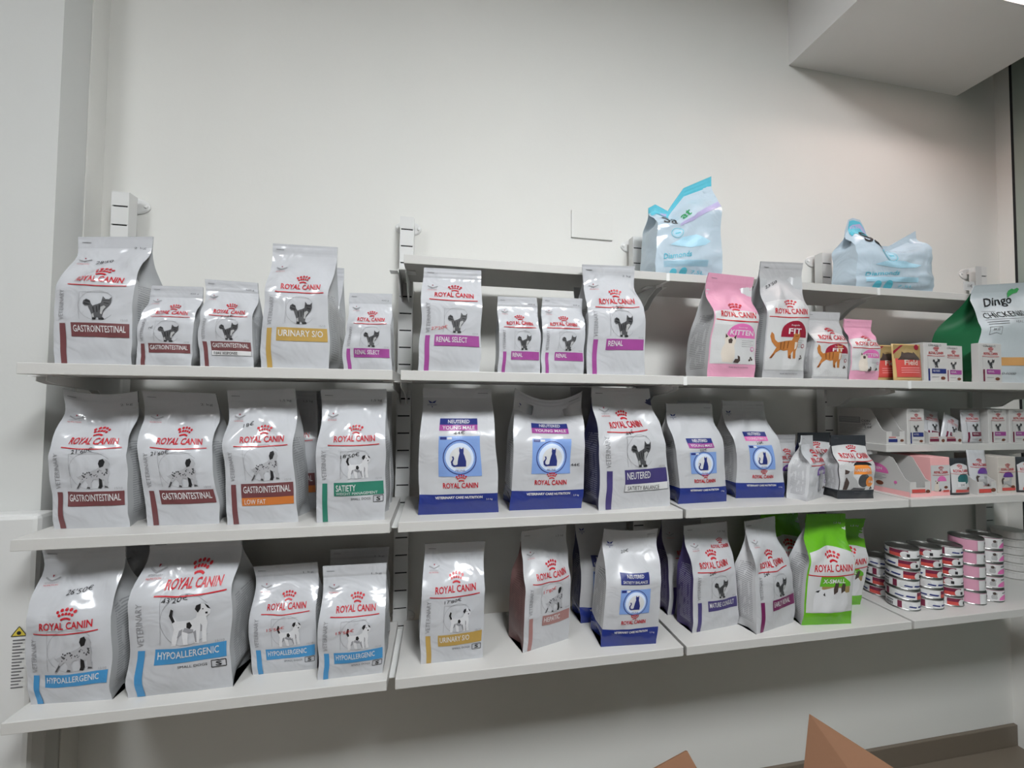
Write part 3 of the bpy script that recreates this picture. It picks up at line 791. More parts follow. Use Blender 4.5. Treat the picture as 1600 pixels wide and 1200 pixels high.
b = bag(Z2, 'dog_food_bag', 'white small dog food bag with green SATIETY WEIGHT MANAGEMENT banner', (.559, -.220), (.708, -.219), .09, .304, .308, .552, .702, seed=17, fill=.55)
vet_print(b, 'SATIETY', 'teal', 'terrier', lv=.60, bv=.20, bh=.10, weight='1,5 kg', sub='WEIGHT MANAGEMENT', subcol='in', small=True, price="18'50€", pv=.475, pu=.36, bu=.26, namew=.28, aw=.36, av=.325)
b = bag(Z2, 'dog_food_bag', 'bag showing one edge behind the SATIETY dog food bag', (.562, -.108), (.706, -.108), .055, .302, .302, .560, .703, body=M_FILMGREY, seed=52)
BLUE = ((0, .16, M_NAVY),)
b = bag(Z2, 'cat_food_bag', 'large white and navy NEUTERED YOUNG MALE cat food bag, left one', (.783, -.194), (.981, -.199), .12, .313, .313, .786, .968, bands=BLUE, side=S_LINES, seed=18, body=M_FILM_MATT, fill=.58)
neutered_print(b, 'YOUNG MALE', 'magenta', '44€', '3,5 kg', .70)
b = bag(Z2, 'cat_food_bag', 'large white and navy NEUTERED YOUNG MALE bag with a drooping head', (1.010, -.189), (1.202, -.193), .12, .316, .309, 1.034, 1.222, bands=BLUE, side=S_LINES, seed=19, sag=.030, crease=.016, body=M_FILM_MATT, fill=.5)
neutered_print(b, 'YOUNG MALE', 'magenta', None, '3,5 kg', .67)
b.p.text(M_INK, '44€', .80, .36, .93, .385, 3); b.p.done('price_note')
b = bag(Z2, 'cat_food_bag', 'large white NEUTERED SATIETY BALANCE cat food bag with purple stripe', (1.238, -.223), (1.450, -.205), .10, .318, .318, 1.238, 1.412, side=S_NAVY, seed=20, crease=.012, amp=.0034, body=M_FILM_MATT, fill=.5)
vet_print(b, 'NEUTERED', 'indigo', 'cat', lv=.655, bv=.205, bh=.12, sub='SATIETY BALANCE', logow=.52, lu=.20, arc=.012, price='44€', pv=.60, pu=.38, bu=.33, namew=.34, aw=.32)
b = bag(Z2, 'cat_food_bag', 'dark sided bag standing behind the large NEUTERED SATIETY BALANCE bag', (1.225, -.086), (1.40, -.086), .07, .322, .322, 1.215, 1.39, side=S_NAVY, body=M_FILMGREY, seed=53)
b = bag(Z2, 'cat_food_bag', 'smaller white and navy NEUTERED YOUNG MALE bag in the third bay', (1.481, -.193), (1.637, -.186), .09, .276, .276, 1.470, 1.620, bands=BLUE, side=S_LINES, seed=21, body=M_FILM_MATT, fill=.52)
neutered_print(b, 'YOUNG MALE', 'magenta', '20€', '1,5 kg', .60)
b = bag(Z2, 'cat_food_bag', 'smaller white and navy NEUTERED YOUNG FEMALE cat food bag', (1.689, -.159), (1.842, -.170), .10, .286, .285, 1.683, 1.817, bands=BLUE, side=S_LINES, seed=22, body=M_FILM_MATT, fill=.5)
neutered_print(b, 'YOUNG FEMALE', 'pinklab', '20€', '1,5 kg', .63)
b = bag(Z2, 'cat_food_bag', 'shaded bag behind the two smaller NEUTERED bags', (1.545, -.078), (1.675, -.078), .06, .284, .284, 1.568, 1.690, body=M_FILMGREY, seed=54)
b = bag(Z2, 'cat_food_bag', 'small white and purple SENSIBLE cat food bag turned to the right', (1.866, -.221), (1.972, -.178), .055, .184, .182, 1.892, 1.958, body=M_FILM_MATT, side=S_LINES, seed=23, fill=.5)
def _sens(p): p.art(ink('doglight'), A_KIT, .40, .13, .46, 2, 1.3); p.art(ink('catlight'), [(.2, .1), (.6, .1), (.6, .5), (.3, .5)], .40, .13, .46, 3, 1.3)
retail_print(b, None, 'SENSIBLE', 'violet', _sens, lv=.58, lowv=.04, name_w=.52, white=False)
b = bag(Z2, 'cat_food_bag', 'second purple SENSIBLE cat food bag, behind the turned one', (1.846, -.118), (1.946, -.116), .05, .178, .178, 1.860, 1.958, side=S_PURPLE, body=M_FILMGREY, seed=55)
retail_print(b, None, 'SENSIBLE', 'violet', _sens, lv=.58, lowv=.04, name_w=.52, white=False)
HB = ((0, .145, M_BLACKF),)
def _hair(p):
    p.art(ink('catlight'), [(.0, 0), (.9, 0), (.95, .10), (.6, .14), (.5, .40), (.36, .56), (.34, .78), (.22, .74), (.08, .82), (.06, .5), (0, .3)], .10, .15, .62, 2)
    p.art(ink('sable'), [(.0, 0), (.16, 0), (.22, .3), (.12, .52), (.02, .3)], .10, .15, .62, 3)
    p.art(ink('sable'), [(.06, .62), (.18, .66), (.24, .76), (.08, .82)], .10, .15, .62, 3)
    p.art(ink('cathair'), [(.3, 0), (.9, 0), (.93, .07), (.4, .10)], .10, .15, .62, 3)
def hair_extra(b):
    p = b.p
    p.poly(ink('catdark'), [(.34, .53)] + [(.60 - .26 * math.cos(math.pi * i / 12), .535 + .06 * math.sin(math.pi * i / 12)) for i in range(13)], 1)
    p.poly(ink('apricot'), [(.34, .40), (.86, .40), (.82, .50), (.74, .54), (.36, .54)], 2)
    p.text(M_WHITEINK, 'HAIR&SKIN', .36, .44, .80, .49, 4, .015)
    p.disc(ink('cathair'), .62, .30, .17, 1, 18); p.disc(ink('apricot'), .80, .28, .13, 2, 16)
    p.text(M_WHITEINK, '21', .74, .265, .84, .30, 4, .03)
    p.done('product_label')
    p.text(M_INK, "7'20", .22, .575, .38, .595, 3); p.done('price_note')
for k, (L, R, tl, tr, lab) in enumerate((((1.986, -.209), (2.102, -.218), 1.996, 2.114, 'small black and white HAIR&SKIN cat food bag with orange label, front one'), ((1.955, -.122), (2.071, -.122), 1.972, 2.094, 'second HAIR&SKIN cat food bag, behind the front one'))):
    b = bag(Z2, 'cat_food_bag', lab, L, R, .065, .184, .184, tl, tr, body=M_BLACKF, side=S_LINES if k == 0 else S_NAVY, bands=HB, seed=24 + k, fill=.5, headh=.03)
    retail_print(b, None, '', 'apricot', _hair, lv=.64, lowv=.145, arcv=.85, lab=False)
    hair_extra(b)

# ------------------------------------------------------------------ bags: bottom row (Z3)
b = bag(Z3, 'dog_food_bag', 'large white HYPOALLERGENIC dog food bag at the left end of the bottom row', (.012, -.200), (.164, -.211), .10, .304, .304, -.020, .146, seed=26, amp=.0034, fill=.55)
vet_print(b, 'HYPOALLERGENIC', 'blue', 'dog', lv=.505, bv=.125, bh=.085, price="26'50€", pv=.70, pu=.42, arc=.012, namew=.60, logow=.62, lu=.2, aw=.46)
b = bag(Z3, 'dog_food_bag', 'shaded bag between and behind the two large HYPOALLERGENIC bags', (.060, -.084), (.196, -.084), .07, .300, .300, .055, .20, seed=56, body=M_FILM)
vet_print(b, 'HYPOALLERGENIC', 'blue', 'dog', lv=.56, bv=.13, bh=.09, namew=.6)
b = bag(Z3, 'dog_food_bag', 'widest white HYPOALLERGENIC SMALL DOGS bag on the bottom row', (.194, -.213), (.393, -.212), .12, .314, .314, .190, .378, seed=27, amp=.003, fill=.62, bulge=.012)
vet_print(b, 'HYPOALLERGENIC', 'blue', 'terrier', lv=.69, bv=.22, bh=.105, small=True, price="43'20€", pv=.62, pu=.33, arc=.012, namew=.60, logow=.58, lu=.32, bu=.27, aw=.42)
g = dict(lv=.61, bv=.155, bh=.105, weight='1 kg', small=True, namew=.58, pen=M_REDPEN, price="15'50€", pv=.43, pu=.28, aw=.38)
b = bag(Z3, 'dog_food_bag', 'small white HYPOALLERGENIC SMALL DOGS bag beside the widest one', (.419, -.178), (.557, -.179), .08, .231, .233, .400, .545, seed=28, amp=.0016)
vet_print(b, 'HYPOALLERGENIC', 'blue', 'terrier', **g)
b = bag(Z3, 'dog_food_bag', 'small white HYPOALLERGENIC SMALL DOGS bag nearest the second upright', (.569, -.220), (.710, -.219), .08, .238, .236, .566, .709, seed=29, amp=.0018)
vet_print(b, 'HYPOALLERGENIC', 'blue', 'terrier', **g)
b = bag(Z3, 'dog_food_bag', 'bag whose grey head shows above the right small HYPOALLERGENIC bag', (.566, -.118), (.706, -.118), .08, .240, .238, .556, .700, body=M_FILMGREY, seed=57)
vet_print(b, 'HYPOALLERGENIC', 'blue', 'terrier', **{**g, 'price': None})
b = bag(Z3, 'dog_food_bag', 'white URINARY S/O SMALL DOGS bag with gold banner standing alone', (.795, -.203), (.945, -.203), .08, .272, .270, .798, .950, seed=30, amp=.0018, fill=.58)
vet_print(b, 'URINARY S/O', 'gold', 'terrier', lv=.61, bv=.155, bh=.10, small=True, price="17'80€", pv=.525, pu=.36, arc=.012, logow=.64, lu=.21, bu=.28, namew=.46, aw=.36)
b = bag(Z3, 'dog_food_bag', 'white and brown HEPATIC dog food bag turned to the right', (1.046, -.202), (1.178, -.163), .085, .288, .287, 1.052, 1.183, side=S_BROWN, seed=31, body=M_FILM_MATT, fill=.5)
vet_print(b, 'HEPATIC', 'rose', 'dog', lv=.60, bv=.205, bh=.09, weight='1,5 kg', pen=M_REDPEN, price="17'80€", pv=.48, pu=.36, logow=.66, lu=.22, bu=.36, namew=.34, aw=.42)
b = bag(Z3, 'cat_food_bag', 'white and navy NEUTERED SATIETY BALANCE bag with a 20 euro price', (1.249, -.211), (1.398, -.221), .09, .288, .285, 1.272, 1.426, bands=BLUE, side=S_LINES, seed=32, sag=.006, crease=.010, body=M_FILM_MATT, fill=.55)
neutered_print(b, 'SATIETY BALANCE', 'navy', None, '1,5 kg', .60)
b.p.text(M_INK, '20€', .34, .78, .48, .81, 3, skew=.015); b.p.done('price_note')
for k, (x0, y0) in enumerate(((1.205, -.099), (1.262, -.006))):
    b = bag(Z3, 'cat_food_bag', ('navy based bag behind the bottom row NEUTERED SATIETY BALANCE bag', 'rearmost bag by the wall behind the bottom row NEUTERED bag')[k], (x0 + .03, y0), (x0 + .165, y0), .075 if k == 0 else .03, .288, .288, x0 + .022, x0 + .165, bands=BLUE, side=S_NAVY, body=M_FILMGREY, seed=58 + k)
    neutered_print(b, 'SATIETY BALANCE', 'navy', None, '', .60)
b = bag(Z3, 'cat_food_bag', 'white MATURE CONSULT cat food bag with purple side', (1.521, -.194), (1.675, -.177), .065, .282, .283, 1.519, 1.664, side=S_PURPLE, seed=33, body=M_FILM_MATT, fill=.52)
vet_print(b, 'MATURE CONSULT', 'indigo', 'cat', lv=.60, bv=.195, bh=.10, weight='1,5 kg', price='24€', pv=.535, pu=.34, bu=.30, namew=.56, aw=.32, logow=.64, lu=.18, arc=.006)
logo(b.p, .56, .76, .38, under=False); b.p.done('brand_sticker')
b = bag(Z3, 'cat_food_bag', 'purple sided bag behind the MATURE CONSULT bag', (1.505, -.100), (1.640, -.092), .07, .286, .286, 1.505, 1.645, side=S_PURPLE, body=M_FILMGREY, seed=60)
vet_print(b, 'MATURE CONSULT', 'indigo', 'cat', lv=.60, bv=.195, bh=.10, bu=.30, namew=.56)
b = bag(Z3, 'cat_food_bag', 'white EARLY RENAL cat food bag with plum stripe turned to the right', (1.692, -.228), (1.845, -.193), .07, .296, .297, 1.688, 1.813, side=S_LINES, seed=34, body=M_FILM_MATT, fill=.48, pinch=.006)
vet_print(b, 'EARLY RENAL', 'plum', 'cat', lv=.575, bv=.19, bh=.10, price='24€', pv=.51, pu=.20, bu=.34, namew=.46, aw=.32, logow=.64, lu=.16, arc=.012)
GB = ((0, .125, M_GREEN),)
def _pups(p):
    p.rect(ink('khaki'), .32, .305, .90, .365, 1)
    p.art(ink('dogwhite'), [(.0, .0), (.3, -.04), (.6, .0), (.9, -.03), (1, .2), (.96, .5), (.8, .7), (.55, .74), (.3, .66), (.12, .7), (.02, .4)], .14, .14, .74, 2, .8)
    for q in ([(.56, .52), (.66, .60), (.68, .86), (.58, .88), (.54, .7)], [(.78, .54), (.88, .62), (.88, .82), (.80, .86), (.76, .7)]):
        p.art(ink('sable'), q, .14, .14, .74, 4, .8)
    for q in ([(.06, .62), (.2, .66), (.14, .58)], [(.28, .5), (.34, .46), (.32, .58)]):
        p.art(ink('catdark'), q, .14, .14, .74, 4, .8)
def green_bag(label, L, R, d, h, tl, tr, seed):
    b = bag(Z3, 'dog_food_bag', label, L, R, d, h, h, tl, tr, body=M_GREEN, side=S_LINES, seed=seed, fill=.5, amp=.003, crease=.010)
    p = b.p
    pts = [(.03, .125), (.99, .125)] + [(.99 - .96 * i / 12, .66 + .05 * math.sin(math.pi * i / 12)) for i in range(13)]
    p.poly(M_PURE, pts, 0); p.done('white_panel')
    logo(p, .12, .50, .80, cw=.34); p.done('brand_logo')
    p.poly(ink('lime'), [(.27, .365), (.92, .365), (.90, .40), (.74, .455), (.27, .46)], 1)
    p.text(M_WHITEINK, 'X-SMALL', .32, .395, .78, .435, 3, .02); p.done('product_label')
    _pups(p); p.done('animal_picture')
    p.text(M_WHITEINK, '1,5 kg', .70, .90, .88, .925, 2); p.done('small_print')
green_bag('bright green and white X-SMALL dog food bag in front', (1.854, -.210), (2.005, -.226), .075, .303, 1.908, 2.030, 35)
green_bag('green dog food bag behind the front X-SMALL bag, towards EARLY RENAL', (1.842, -.100), (1.990, -.104), .085, .296, 1.862, 2.0, 61)
green_bag('green X-SMALL bag peeking out right of the front one', (1.995, -.128), (2.142, -.142), .085, .255, 2.050, 2.212, 62)

# ------------------------------------------------------------------ litter bags on the top shelf
M_LITTER = mat('clear_blue_film', srgb(184, 200, 212), rough=.14, spec=.55, bump=.35, bscale=13, bdist=.015)
def pl(*pts):
    def f(u):
        for (a, p), (c, q) in zip(pts, pts[1:]):
            if a <= u <= c: return p + (q - p) * (u - a) / (c - a)
        return pts[-1][1]
    return f
def litter(label, xl, xr, y, h, prof, seed, xtl, xtr, first):
    b = Bag('cat_litter_bag', label, xl, y, xr, y, ZA, .09 if first else .08, h, h, xtl, xtr, body=M_LITTER, side=M_LITTER, head=mat('aqua_film', INK['aqua'], .2, .5, bump=.2, bscale=14) if first else M_LITTER, seed=seed, amp=.006, bulge=.020, fill=.70, headh=.018, cat='cat litter bag', prof=prof)
    p = b.p
    aq, al, li = ink('aqua'), ink('aqual'), ink('lilac')
    if first:
        p.poly(aq, [(.02, .86), (.30, .86), (.30, .96), (.02, .96)], 1)
        p.poly(li, [(.18, .87), (.27, .90), (.27, .94), (.16, .91)], 2)
        p.text(ink('mint'), 'at', .34, .72, .47, .79, 3, .02)
        p.path(li, [(.30, .68), (.5, .67), (.7, .715), (.99, .76)], .04, 1)
        p.text(M_INK, 'Sa', .08, .68, .26, .78, 3, .01)
        cu, cv = .27, .56
    else:
        p.poly(aq, [(.03, .80), (.36, .74), (.38, .97), (.05, .97)], 1)
        p.poly(li, [(.06, .86), (.34, .92), (.34, .97), (.22, .95), (.06, .90)], 2)
        p.text(M_INK, 'Sa', .10, .68, .30, .82, 3, .015)
        cu, cv = .36, .60
    for r, m in ((.085, aq), (.075, M_LITTER), (.06, al)):
        p.disc(m, cu, cv, r, 1 + (.085 - r) * 50, 18, .8)
    p.path(aq, [(cu - .03, cv - .01), (cu + .04, cv + .01)], .015, 4)
    p.poly(al, [(.18, .40), (.45, .36), (.68, .40), (.78, .45), (.55, .51), (.35, .50)], 1)
    p.text(aq, 'Diamonds', .10, .20, .48, .275, 3, .012, skew=.05)
    for i in range(6):
        p.path(al, [(.10, .17 - i * .014), (.74, .215 - i * .014)], .008, 1)
    p.disc(aq, .24, .035, .05, 2, 14, 1.0); p.disc(aq, .38, .045, .055, 2, 14, 1.0)
    p.text(aq, '7,5L', .50, .03, .70, .075, 3)
    p.done('printed_artwork')
litter('tall pale blue cat litter bag with a peaked top corner on the top shelf', 1.440, 1.655, -.150, .215, pl((0, 1.0), (.10, 1.06), (.30, .98), (.34, 1.05), (.55, 1.34), (1, 1.56)), 36, 1.445, 1.655, True)
litter('low slumped pale blue cat litter bag at the fourth upright on the top shelf', 2.120, 2.425, -.165, .170, pl((0, 1.15), (.06, 1.42), (.22, 1.38), (.31, 1.02), (.36, .90), (.60, .92), (.80, 1.1), (1, 1.28)), 37, 2.125, 2.415, False)

# ------------------------------------------------------------------ big DINGO bag
b = Bag('dog_food_bag', 'big pale grey Dingo dog food bag with green side at the right edge', 2.500, -.212, 2.760, -.219, Z1, .13, .318, .345, 2.545, 2.815, body=mat('pale_grey_film', srgb(196, 204, 208), .34, .45, bump=.15, bscale=12), side=S_GREEN, seed=38, amp=.003, fill=.5, lean=-.05)
p = b.p
p.text(M_INK, 'Dingo', .18, .74, .62, .86, 3, .012, skew=.03)
p.poly(ink('heart'), [(.56, .86), (.63, .90), (.69, .91), (.70, .94), (.66, .955), (.62, .94), (.58, .95), (.54, .93), (.54, .90)], 4)
p.text(M_INK, 'CHICKEN&DAILY', .10, .64, .92, .70, 3, 0, skew=.02)
p.path(M_GREY, [(.10, .72), (.3, .715)], .004, 2); p.path(M_GREY, [(.10, .625), (.92, .635)], .004, 2)
for i in range(2): p.path(M_GREY, [(.10, .60 - i * .022), (.36, .605 - i * .022)], .007, 2)
p.text(M_LGREY, 'HEALTHY FOOD', .46, .585, .82, .61, 2)
p.path(M_GREY, [(.10, .55), (.25, .55), (.25, .475), (.175, .495), (.10, .475), (.10, .55)], .004, 2)
p.text(M_GREY, '3KG', .135, .515, .215, .535, 2, .01)
p.rect(ink('sand'), .02, .17, .98, .25, 1)
p.text(M_GREY, 'GOOD-FOOD', .26, .085, .62, .105, 2)
p.done('printed_artwork')
# price papers at the fourth upright's neighbour
t = tag(empty('price_paper', (2.8955, -.004, 1.805)), 'white paper strip hanging on the rightmost upright', 'paper')
MB().box(-.016, .014, -.0006, 0, 0, .080).build('sheet', M_PURE, t)
t = tag(empty('price_tag', (2.575, -.150, 1.735)), 'small white handwritten price tag on the Dingo bag', 'price tag')
MB().box(0, .048, -.0008, 0, 0, .030).build('sheet', M_PURE, t)
pp = Print(lambda u, v, off: Vector((u * .048, -.0008 - off, v * .030)), .048, .030, t)
pp.text(M_INK, '11€', .35, .35, .75, .70, 1); pp.done('price_note')

# ------------------------------------------------------------------ cartons, trays and pouches
M_CARD = mat('white_carton', (.53, .52, .505), .5, .4)
M_CARDIN = mat('carton_inside', (.50, .48, .46), .8)
M_CARDPINK = mat('pink_carton', INK['salmon'], .5)
def face(w, h, y=0.0):
    return lambda u, v, off: Vector(((u - .5) * w, y - off, v * h))
def box_print(p, banner, stripe, animal='cat', pen=True, kib=True, pouch=False):
    logo(p, .20, .70, .60, cw=.34)
    p.done('brand_logo')
    cat_art(p, .36, .36, .32)
    p.path(M_LGREY, [(.16, .34), (.16, .66), (.22, .66)], .008, 1)
    p.done('animal_picture')
    p.rect(ink(banner), .32, .21, .92, .33, 1); p.text(M_WHITEINK, 'RENAL' if banner != 'navy' else 'NEUTERED', .36, .25, .64, .30, 3)
    p.rect(ink(stripe), .17, .02, .24, .33, 1)
    p.done('product_banner')
    p.path(M_LGREY, [(.32, .12), (.62, .12)], .02, 1)
    p.disc(ink('kibble'), .78, .09, .10, 2, 12, .55)
    p.done('small_print')
    if pen:
        p.text(M_INK, 'CON POLLO', .18, .90, .72, .955, 2, wob=.008); p.done('price_note')
def carton(label, x0, x1, y, z, h, d, banner='magenta', stripe='wine', printer=None, m=None, pen=True, group='pouch cartons'):
    w = x1 - x0
    t = tag(empty('pouch_carton', ((x0 + x1) / 2, y, z)), label, 'carton', group)
    o = MB().box(-w / 2, w / 2, 0, d, 0, h).build('carton', m or M_CARD, t, bevel=.001)
    p = Print(face(w, h), w, h, o)
    if printer: printer(p)
    else: box_print(p, banner, stripe, pen=pen)
    return t
def pouch(label, x0, x1, y, z, h, printer, m, lean=0.0, tilt=0.0, name='food_pouch', thick=.010, group='food pouches'):
    """flat doypack: swollen belly, pressed rim"""
    w = x1 - x0
    t = tag(empty(name, ((x0 + x1) / 2, y, z)), label, 'pouch', group)
    t.rotation_euler = (lean, tilt, 0)
    us = [i / 10 for i in range(11)]; vs = [i / 12 for i in range(13)]
    def pt(u, v, s):
        k = math.sin(math.pi * min(1, max(0, (u - .05) / .9))) ** .6 if .05 < u < .95 else 0
        q = (.0008 + thick * k * (1 - smooth(.55, .9, v)) * (0.5 + .5 * smooth(0, .2, v)))
        return Vector(((u - .5) * w, s * q, v * h))
    V = []; F = []
    for s in (-1, 1):
        n0 = len(V)
        for v in vs:
            for u in us: V.append(pt(u, v, s))
        for j in range(12):
            for i in range(10):
                f = (n0 + j * 11 + i, n0 + j * 11 + i + 1, n0 + j * 11 + i + 12, n0 + j * 11 + i + 11)
                F.append(f if s < 0 else f[::-1])
    ring = [i for i in range(11)] + [j * 11 + 10 for j in range(1, 13)] + [12 * 11 + i for i in range(9, -1, -1)] + [j * 11 for j in range(11, 0, -1)]
    for a, c in zip(ring, ring[1:] + ring[:1]):
        F.append((a, a + 143, c + 143, c))
    o = link('pouch', V, F, m, t, smooth=True)
    p = Print(lambda u, v, off: pt(u, v, -1) + Vector((0, -off - .0002, 0)), w, h, o)
    printer(p)
    return t
# second row, right end
def field_print(p):
    p.rect(ink('khaki'), .04, .60, .96, .97, 1)
    p.poly(ink('fieldred'), [(.08, .10), (.92, .10), (.94, .60), (.06, .60)], 2)
    p.art(ink('sable'), [(.0, .0), (1, .0), (.86, .3), (.74, .62), (.7, .5), (.5, .56), (.3, .5), (.24, .62), (.14, .28)], .10, .56, .80, 3, .5)
    p.poly(ink('claret'), [(.02, .80), (.30, .97), (.38, .97), (.02, .72)], 3)
    p.disc(ink('claret'), .84, .92, .08, 3, 12)
    p.done('printed_artwork')
    p.text(ink('cream'), 'Field', .28, .42, .74, .56, 4, .015)
    for i in range(3): p.path(ink('salmon'), [(.18, .34 - i * .06), (.82, .35 - i * .06)], .014, 4)
    p.done('brand_logo')
M_GOLD = mat('gold_foil', srgb(196, 166, 112), .28, .5, bump=.1, bscale=20)
pouch('gold and red Field food pouch standing in front of its twin', 2.176, 2.283, -.222, Z1, .113, field_print, M_GOLD, lean=-.04)
pouch('gold and red Field food pouch, the rear one partly hidden', 2.150, 2.250, -.190, Z1, .113, field_print, M_GOLD, lean=-.04)
carton('white carton with navy banner beside the Field pouches', 2.287, 2.379, -.225, Z1, .120, .10, 'navy', 'navy')
carton('narrow white RENAL carton set back next to the navy banner carton', 2.383, 2.460, -.212, Z1, .115, .09, pen=True)
carton('white RENAL carton in front of the Dingo bag', 2.469, 2.561, -.2455, Z1, .121, .018)
# open display trays
def tray(label, x0, x1, y, z, hb, hf, d, m, outer=None, name='display_tray'):
    """shelf-ready tray: cut-away sides, low front lip"""
    w = x1 - x0; e = .0018
    t = tag(empty(name, (x0, y, z)), label, 'tray', 'shelf-ready display trays')
    prof = [(0, 0), (0, hf), (.012, hf + .006), (.045, hb - .004), (.058, hb), (d, hb), (d, 0)]
    for nm, xa in (('side_panel', 0), ('side_panel', w - e)):
        MB().prism_x(prof, xa, xa + e).build(nm, m, t)
    MB().box(e, w - e, d - e, d, 0, hb).build('back_panel', m, t)
    MB().box(e, w - e, 0, d - e, 0, e).build('bottom', M_CARDIN, t)
    lip = MB().box(e, w * .30, 0, e, e, hf).box(w * .30, w * .72, 0, e, e, hf * .62).box(w * .72, w - e, 0, e, e, hf).build('front_lip', m, t)
    return t
t = tray('white open display tray with printed side on the extra shelf, left end', 2.212, 2.284, -.172, ZI, .112, .040, .155, M_CARD)
sp = Print(lambda u, v, off: Vector((-off, .155 - u * .155, v * .112)), .155, .112, t)
sp.rect(M_LGREY, .04, .56, .50, .74, 1)
for i in range(5): sp.path(M_WHITEINK, [(.06, .60 + i * .028), (.48, .60 + i * .028)], .005, 2)
for i in range(7): sp.path(M_LGREY, [(.04, .50 - i * .045), (.60 - (i % 3) * .08, .50 - i * .045)], .008, 1)
sp.done('side_print')
for i, s in enumerate(('CON', '12 UNI', '24€')): sp.text(M_INK, s, .52 + i * .03, .60 - i * .09, .70 + i * .02, .66 - i * .09, 2)
sp.done('price_note')
fp = Print(lambda u, v, off: Vector((u * .072, -off, v * .040)), .072, .040, t)
fp.rect(ink('navy'), .10, .18, .58, .42, 1); fp.disc(ink('kibble'), .82, .30, .10, 1, 10, .6); fp.path(M_RED, [(.12, .56), (.5, .56)], .03, 1); fp.done('lip_print')
carton('white carton with navy banner on the extra shelf', 2.288, 2.356, -.176, ZI, .113, .10, 'navy', 'navy')
t = tray('white open display tray with leaning pouches on the extra shelf', 2.378, 2.515, -.172, ZI, .075, .036, .12, M_CARD)
fp = Print(lambda u, v, off: Vector((u * .137, -off, v * .036)), .137, .036, t)
for a in (.03, .53):
    fp.rect(ink('wine'), a, .2, a + .27, .46, 1); fp.disc(ink('kibble'), a + .39, .28, .05, 1, 10, .8); fp.path(M_RED, [(a, .56), (a + .25, .56)], .012, 1)
fp.done('lip_print')
def vet_pouch(p): box_print(p, 'wine', 'wine', pen=False)
pouch('white cat food pouch leaning right in the tray on the extra shelf', 2.388, 2.460, -.150, ZI + .003, .106, vet_pouch, M_FILM_MATT, lean=-.15, tilt=.16)
pouch('white cat food pouch slumped low in the tray on the extra shelf', 2.440, 2.508, -.160, ZI + .003, .092, vet_pouch, M_FILM_MATT, lean=-.12, tilt=.42)
pouch('upright white cat food pouch right of the tray on the extra shelf', 2.530, 2.612, -.164, ZI, .109, vet_pouch, M_FILM_MATT, lean=-.05)
carton('white RENAL carton with handwriting on the extra shelf, left of the last', 2.628, 2.708, -.172, ZI, .112, .10)
carton('last white RENAL carton at the right end of the extra shelf', 2.714, 2.796, -.175, ZI, .112, .10)
# third row, right end
t = tray('pink and white open KITTEN display tray with printed side', 2.228, 2.306, -.222, Z2, .116, .045, .19, M_CARD)
sp = Print(lambda u, v, off: Vector((-off, .19 - u * .19, v * .116)), .19, .116, t)
sp.rect(M_CARDPINK, .0, .0, 1, .13, 1)
sp.poly(ink('pinklab'), [(.70, .52)] + [(.48 + .22 * math.cos(math.pi * i / 12), .52 + .26 * math.sin(math.pi * i / 12)) for i in range(13)], 1)
sp.text(M_WHITEINK, 'KITTEN', .36, .60, .60, .67, 2, .02)
for i in range(4): sp.path(M_LGREY, [(.34, .47 - i * .04), (.66 - (i % 2) * .06, .47 - i * .04)], .008, 1)
for a in (.38, .56): sp.disc(ink('kibble'), a, .24, .06, 1, 12, .6)
sp.disc(ink('pinklab'), .80, .32, .025, 1, 10); sp.done('side_print')
fp = Print(lambda u, v, off: Vector((u * .078, -off, v * .045)), .078, .045, t)
fp.rect(M_CARDPINK, 0, 0, 1, .25, 1); fp.rect(ink('fieldred'), .08, .28, .72, .52, 1); fp.disc(ink('kibble'), .84, .36, .11, 2, 12, .6); fp.done('lip_print')
def kitten_box(p):
    p.rect(M_PURE, .0, .14, 1, .80, 0); p.done('white_panel')
    logo(p, .16, .58, .70, cw=.34); p.done('brand_logo')
    p.poly(ink('pinklab'), [(.80, .38)] + [(.56 + .24 * math.cos(math.pi * i / 10), .38 + .14 * math.sin(math.pi * i / 10)) for i in range(11)], 1); p.done('product_label')
    kit_art(p, .14, .12, .36); p.disc(ink('kibble'), .76, .22, .10, 2, 10, .6); p.rect(ink('fieldred'), .62, .10, .92, .15, 2); p.done('animal_picture')
carton('pink and white KITTEN carton beside its open tray', 2.310, 2.384, -.220, Z2, .117, .11, printer=kitten_box, m=M_CARDPINK)
def arc_pouch(col, cat_on, dark):
    def f(p):
        if dark:
            p.poly(M_PURE, [(.06, .06), (.96, .06)] + [(.96 - .90 * i / 10, .78 + .08 * math.sin(math.pi * i / 10)) for i in range(11)], 1); p.done('white_panel')
        logo(p, .14, .62, .72, cw=.34); p.done('brand_logo')
        p.poly(ink(col), [(.82, .44)] + [(.54 + .28 * math.cos(math.pi * i / 10), .44 + .15 * math.sin(math.pi * i / 10)) for i in range(11)], 2)
        p.done('product_label')
        if cat_on:
            p.art(ink('catlight'), A_WALK, .20, .17, .55, 2, .7); p.art(ink('sable'), [(.0, .3), (.1, .3), (.1, .7), (.3, .9), (.05, .98), (-.05, .8)], .20, .17, .45, 3, .9)
        else:
            p.disc(ink(col), .54, .40, .28, 2, 18, .55)
            p.rect(M_WHITEINK, .24, .22, .60, .36, 4); p.text(M_INK, '20€', .34, .25, .54, .31, 5)
        p.rect(ink('fieldred'), .18, .07, .92, .15, 3); p.disc(ink('kibble'), .78, .17, .11, 4, 12, .6)
        p.done('animal_picture')
    return f
pouch('charcoal and teal cat food pouch beside the KITTEN carton', 2.392, 2.468, -.214, Z2, .112, arc_pouch('dteal', False, True), M_BLACKF, lean=-.04)
t = tray('narrow white open tray holding a tall violet labelled pouch', 2.480, 2.556, -.228, Z2, .080, .040, .16, M_CARD)
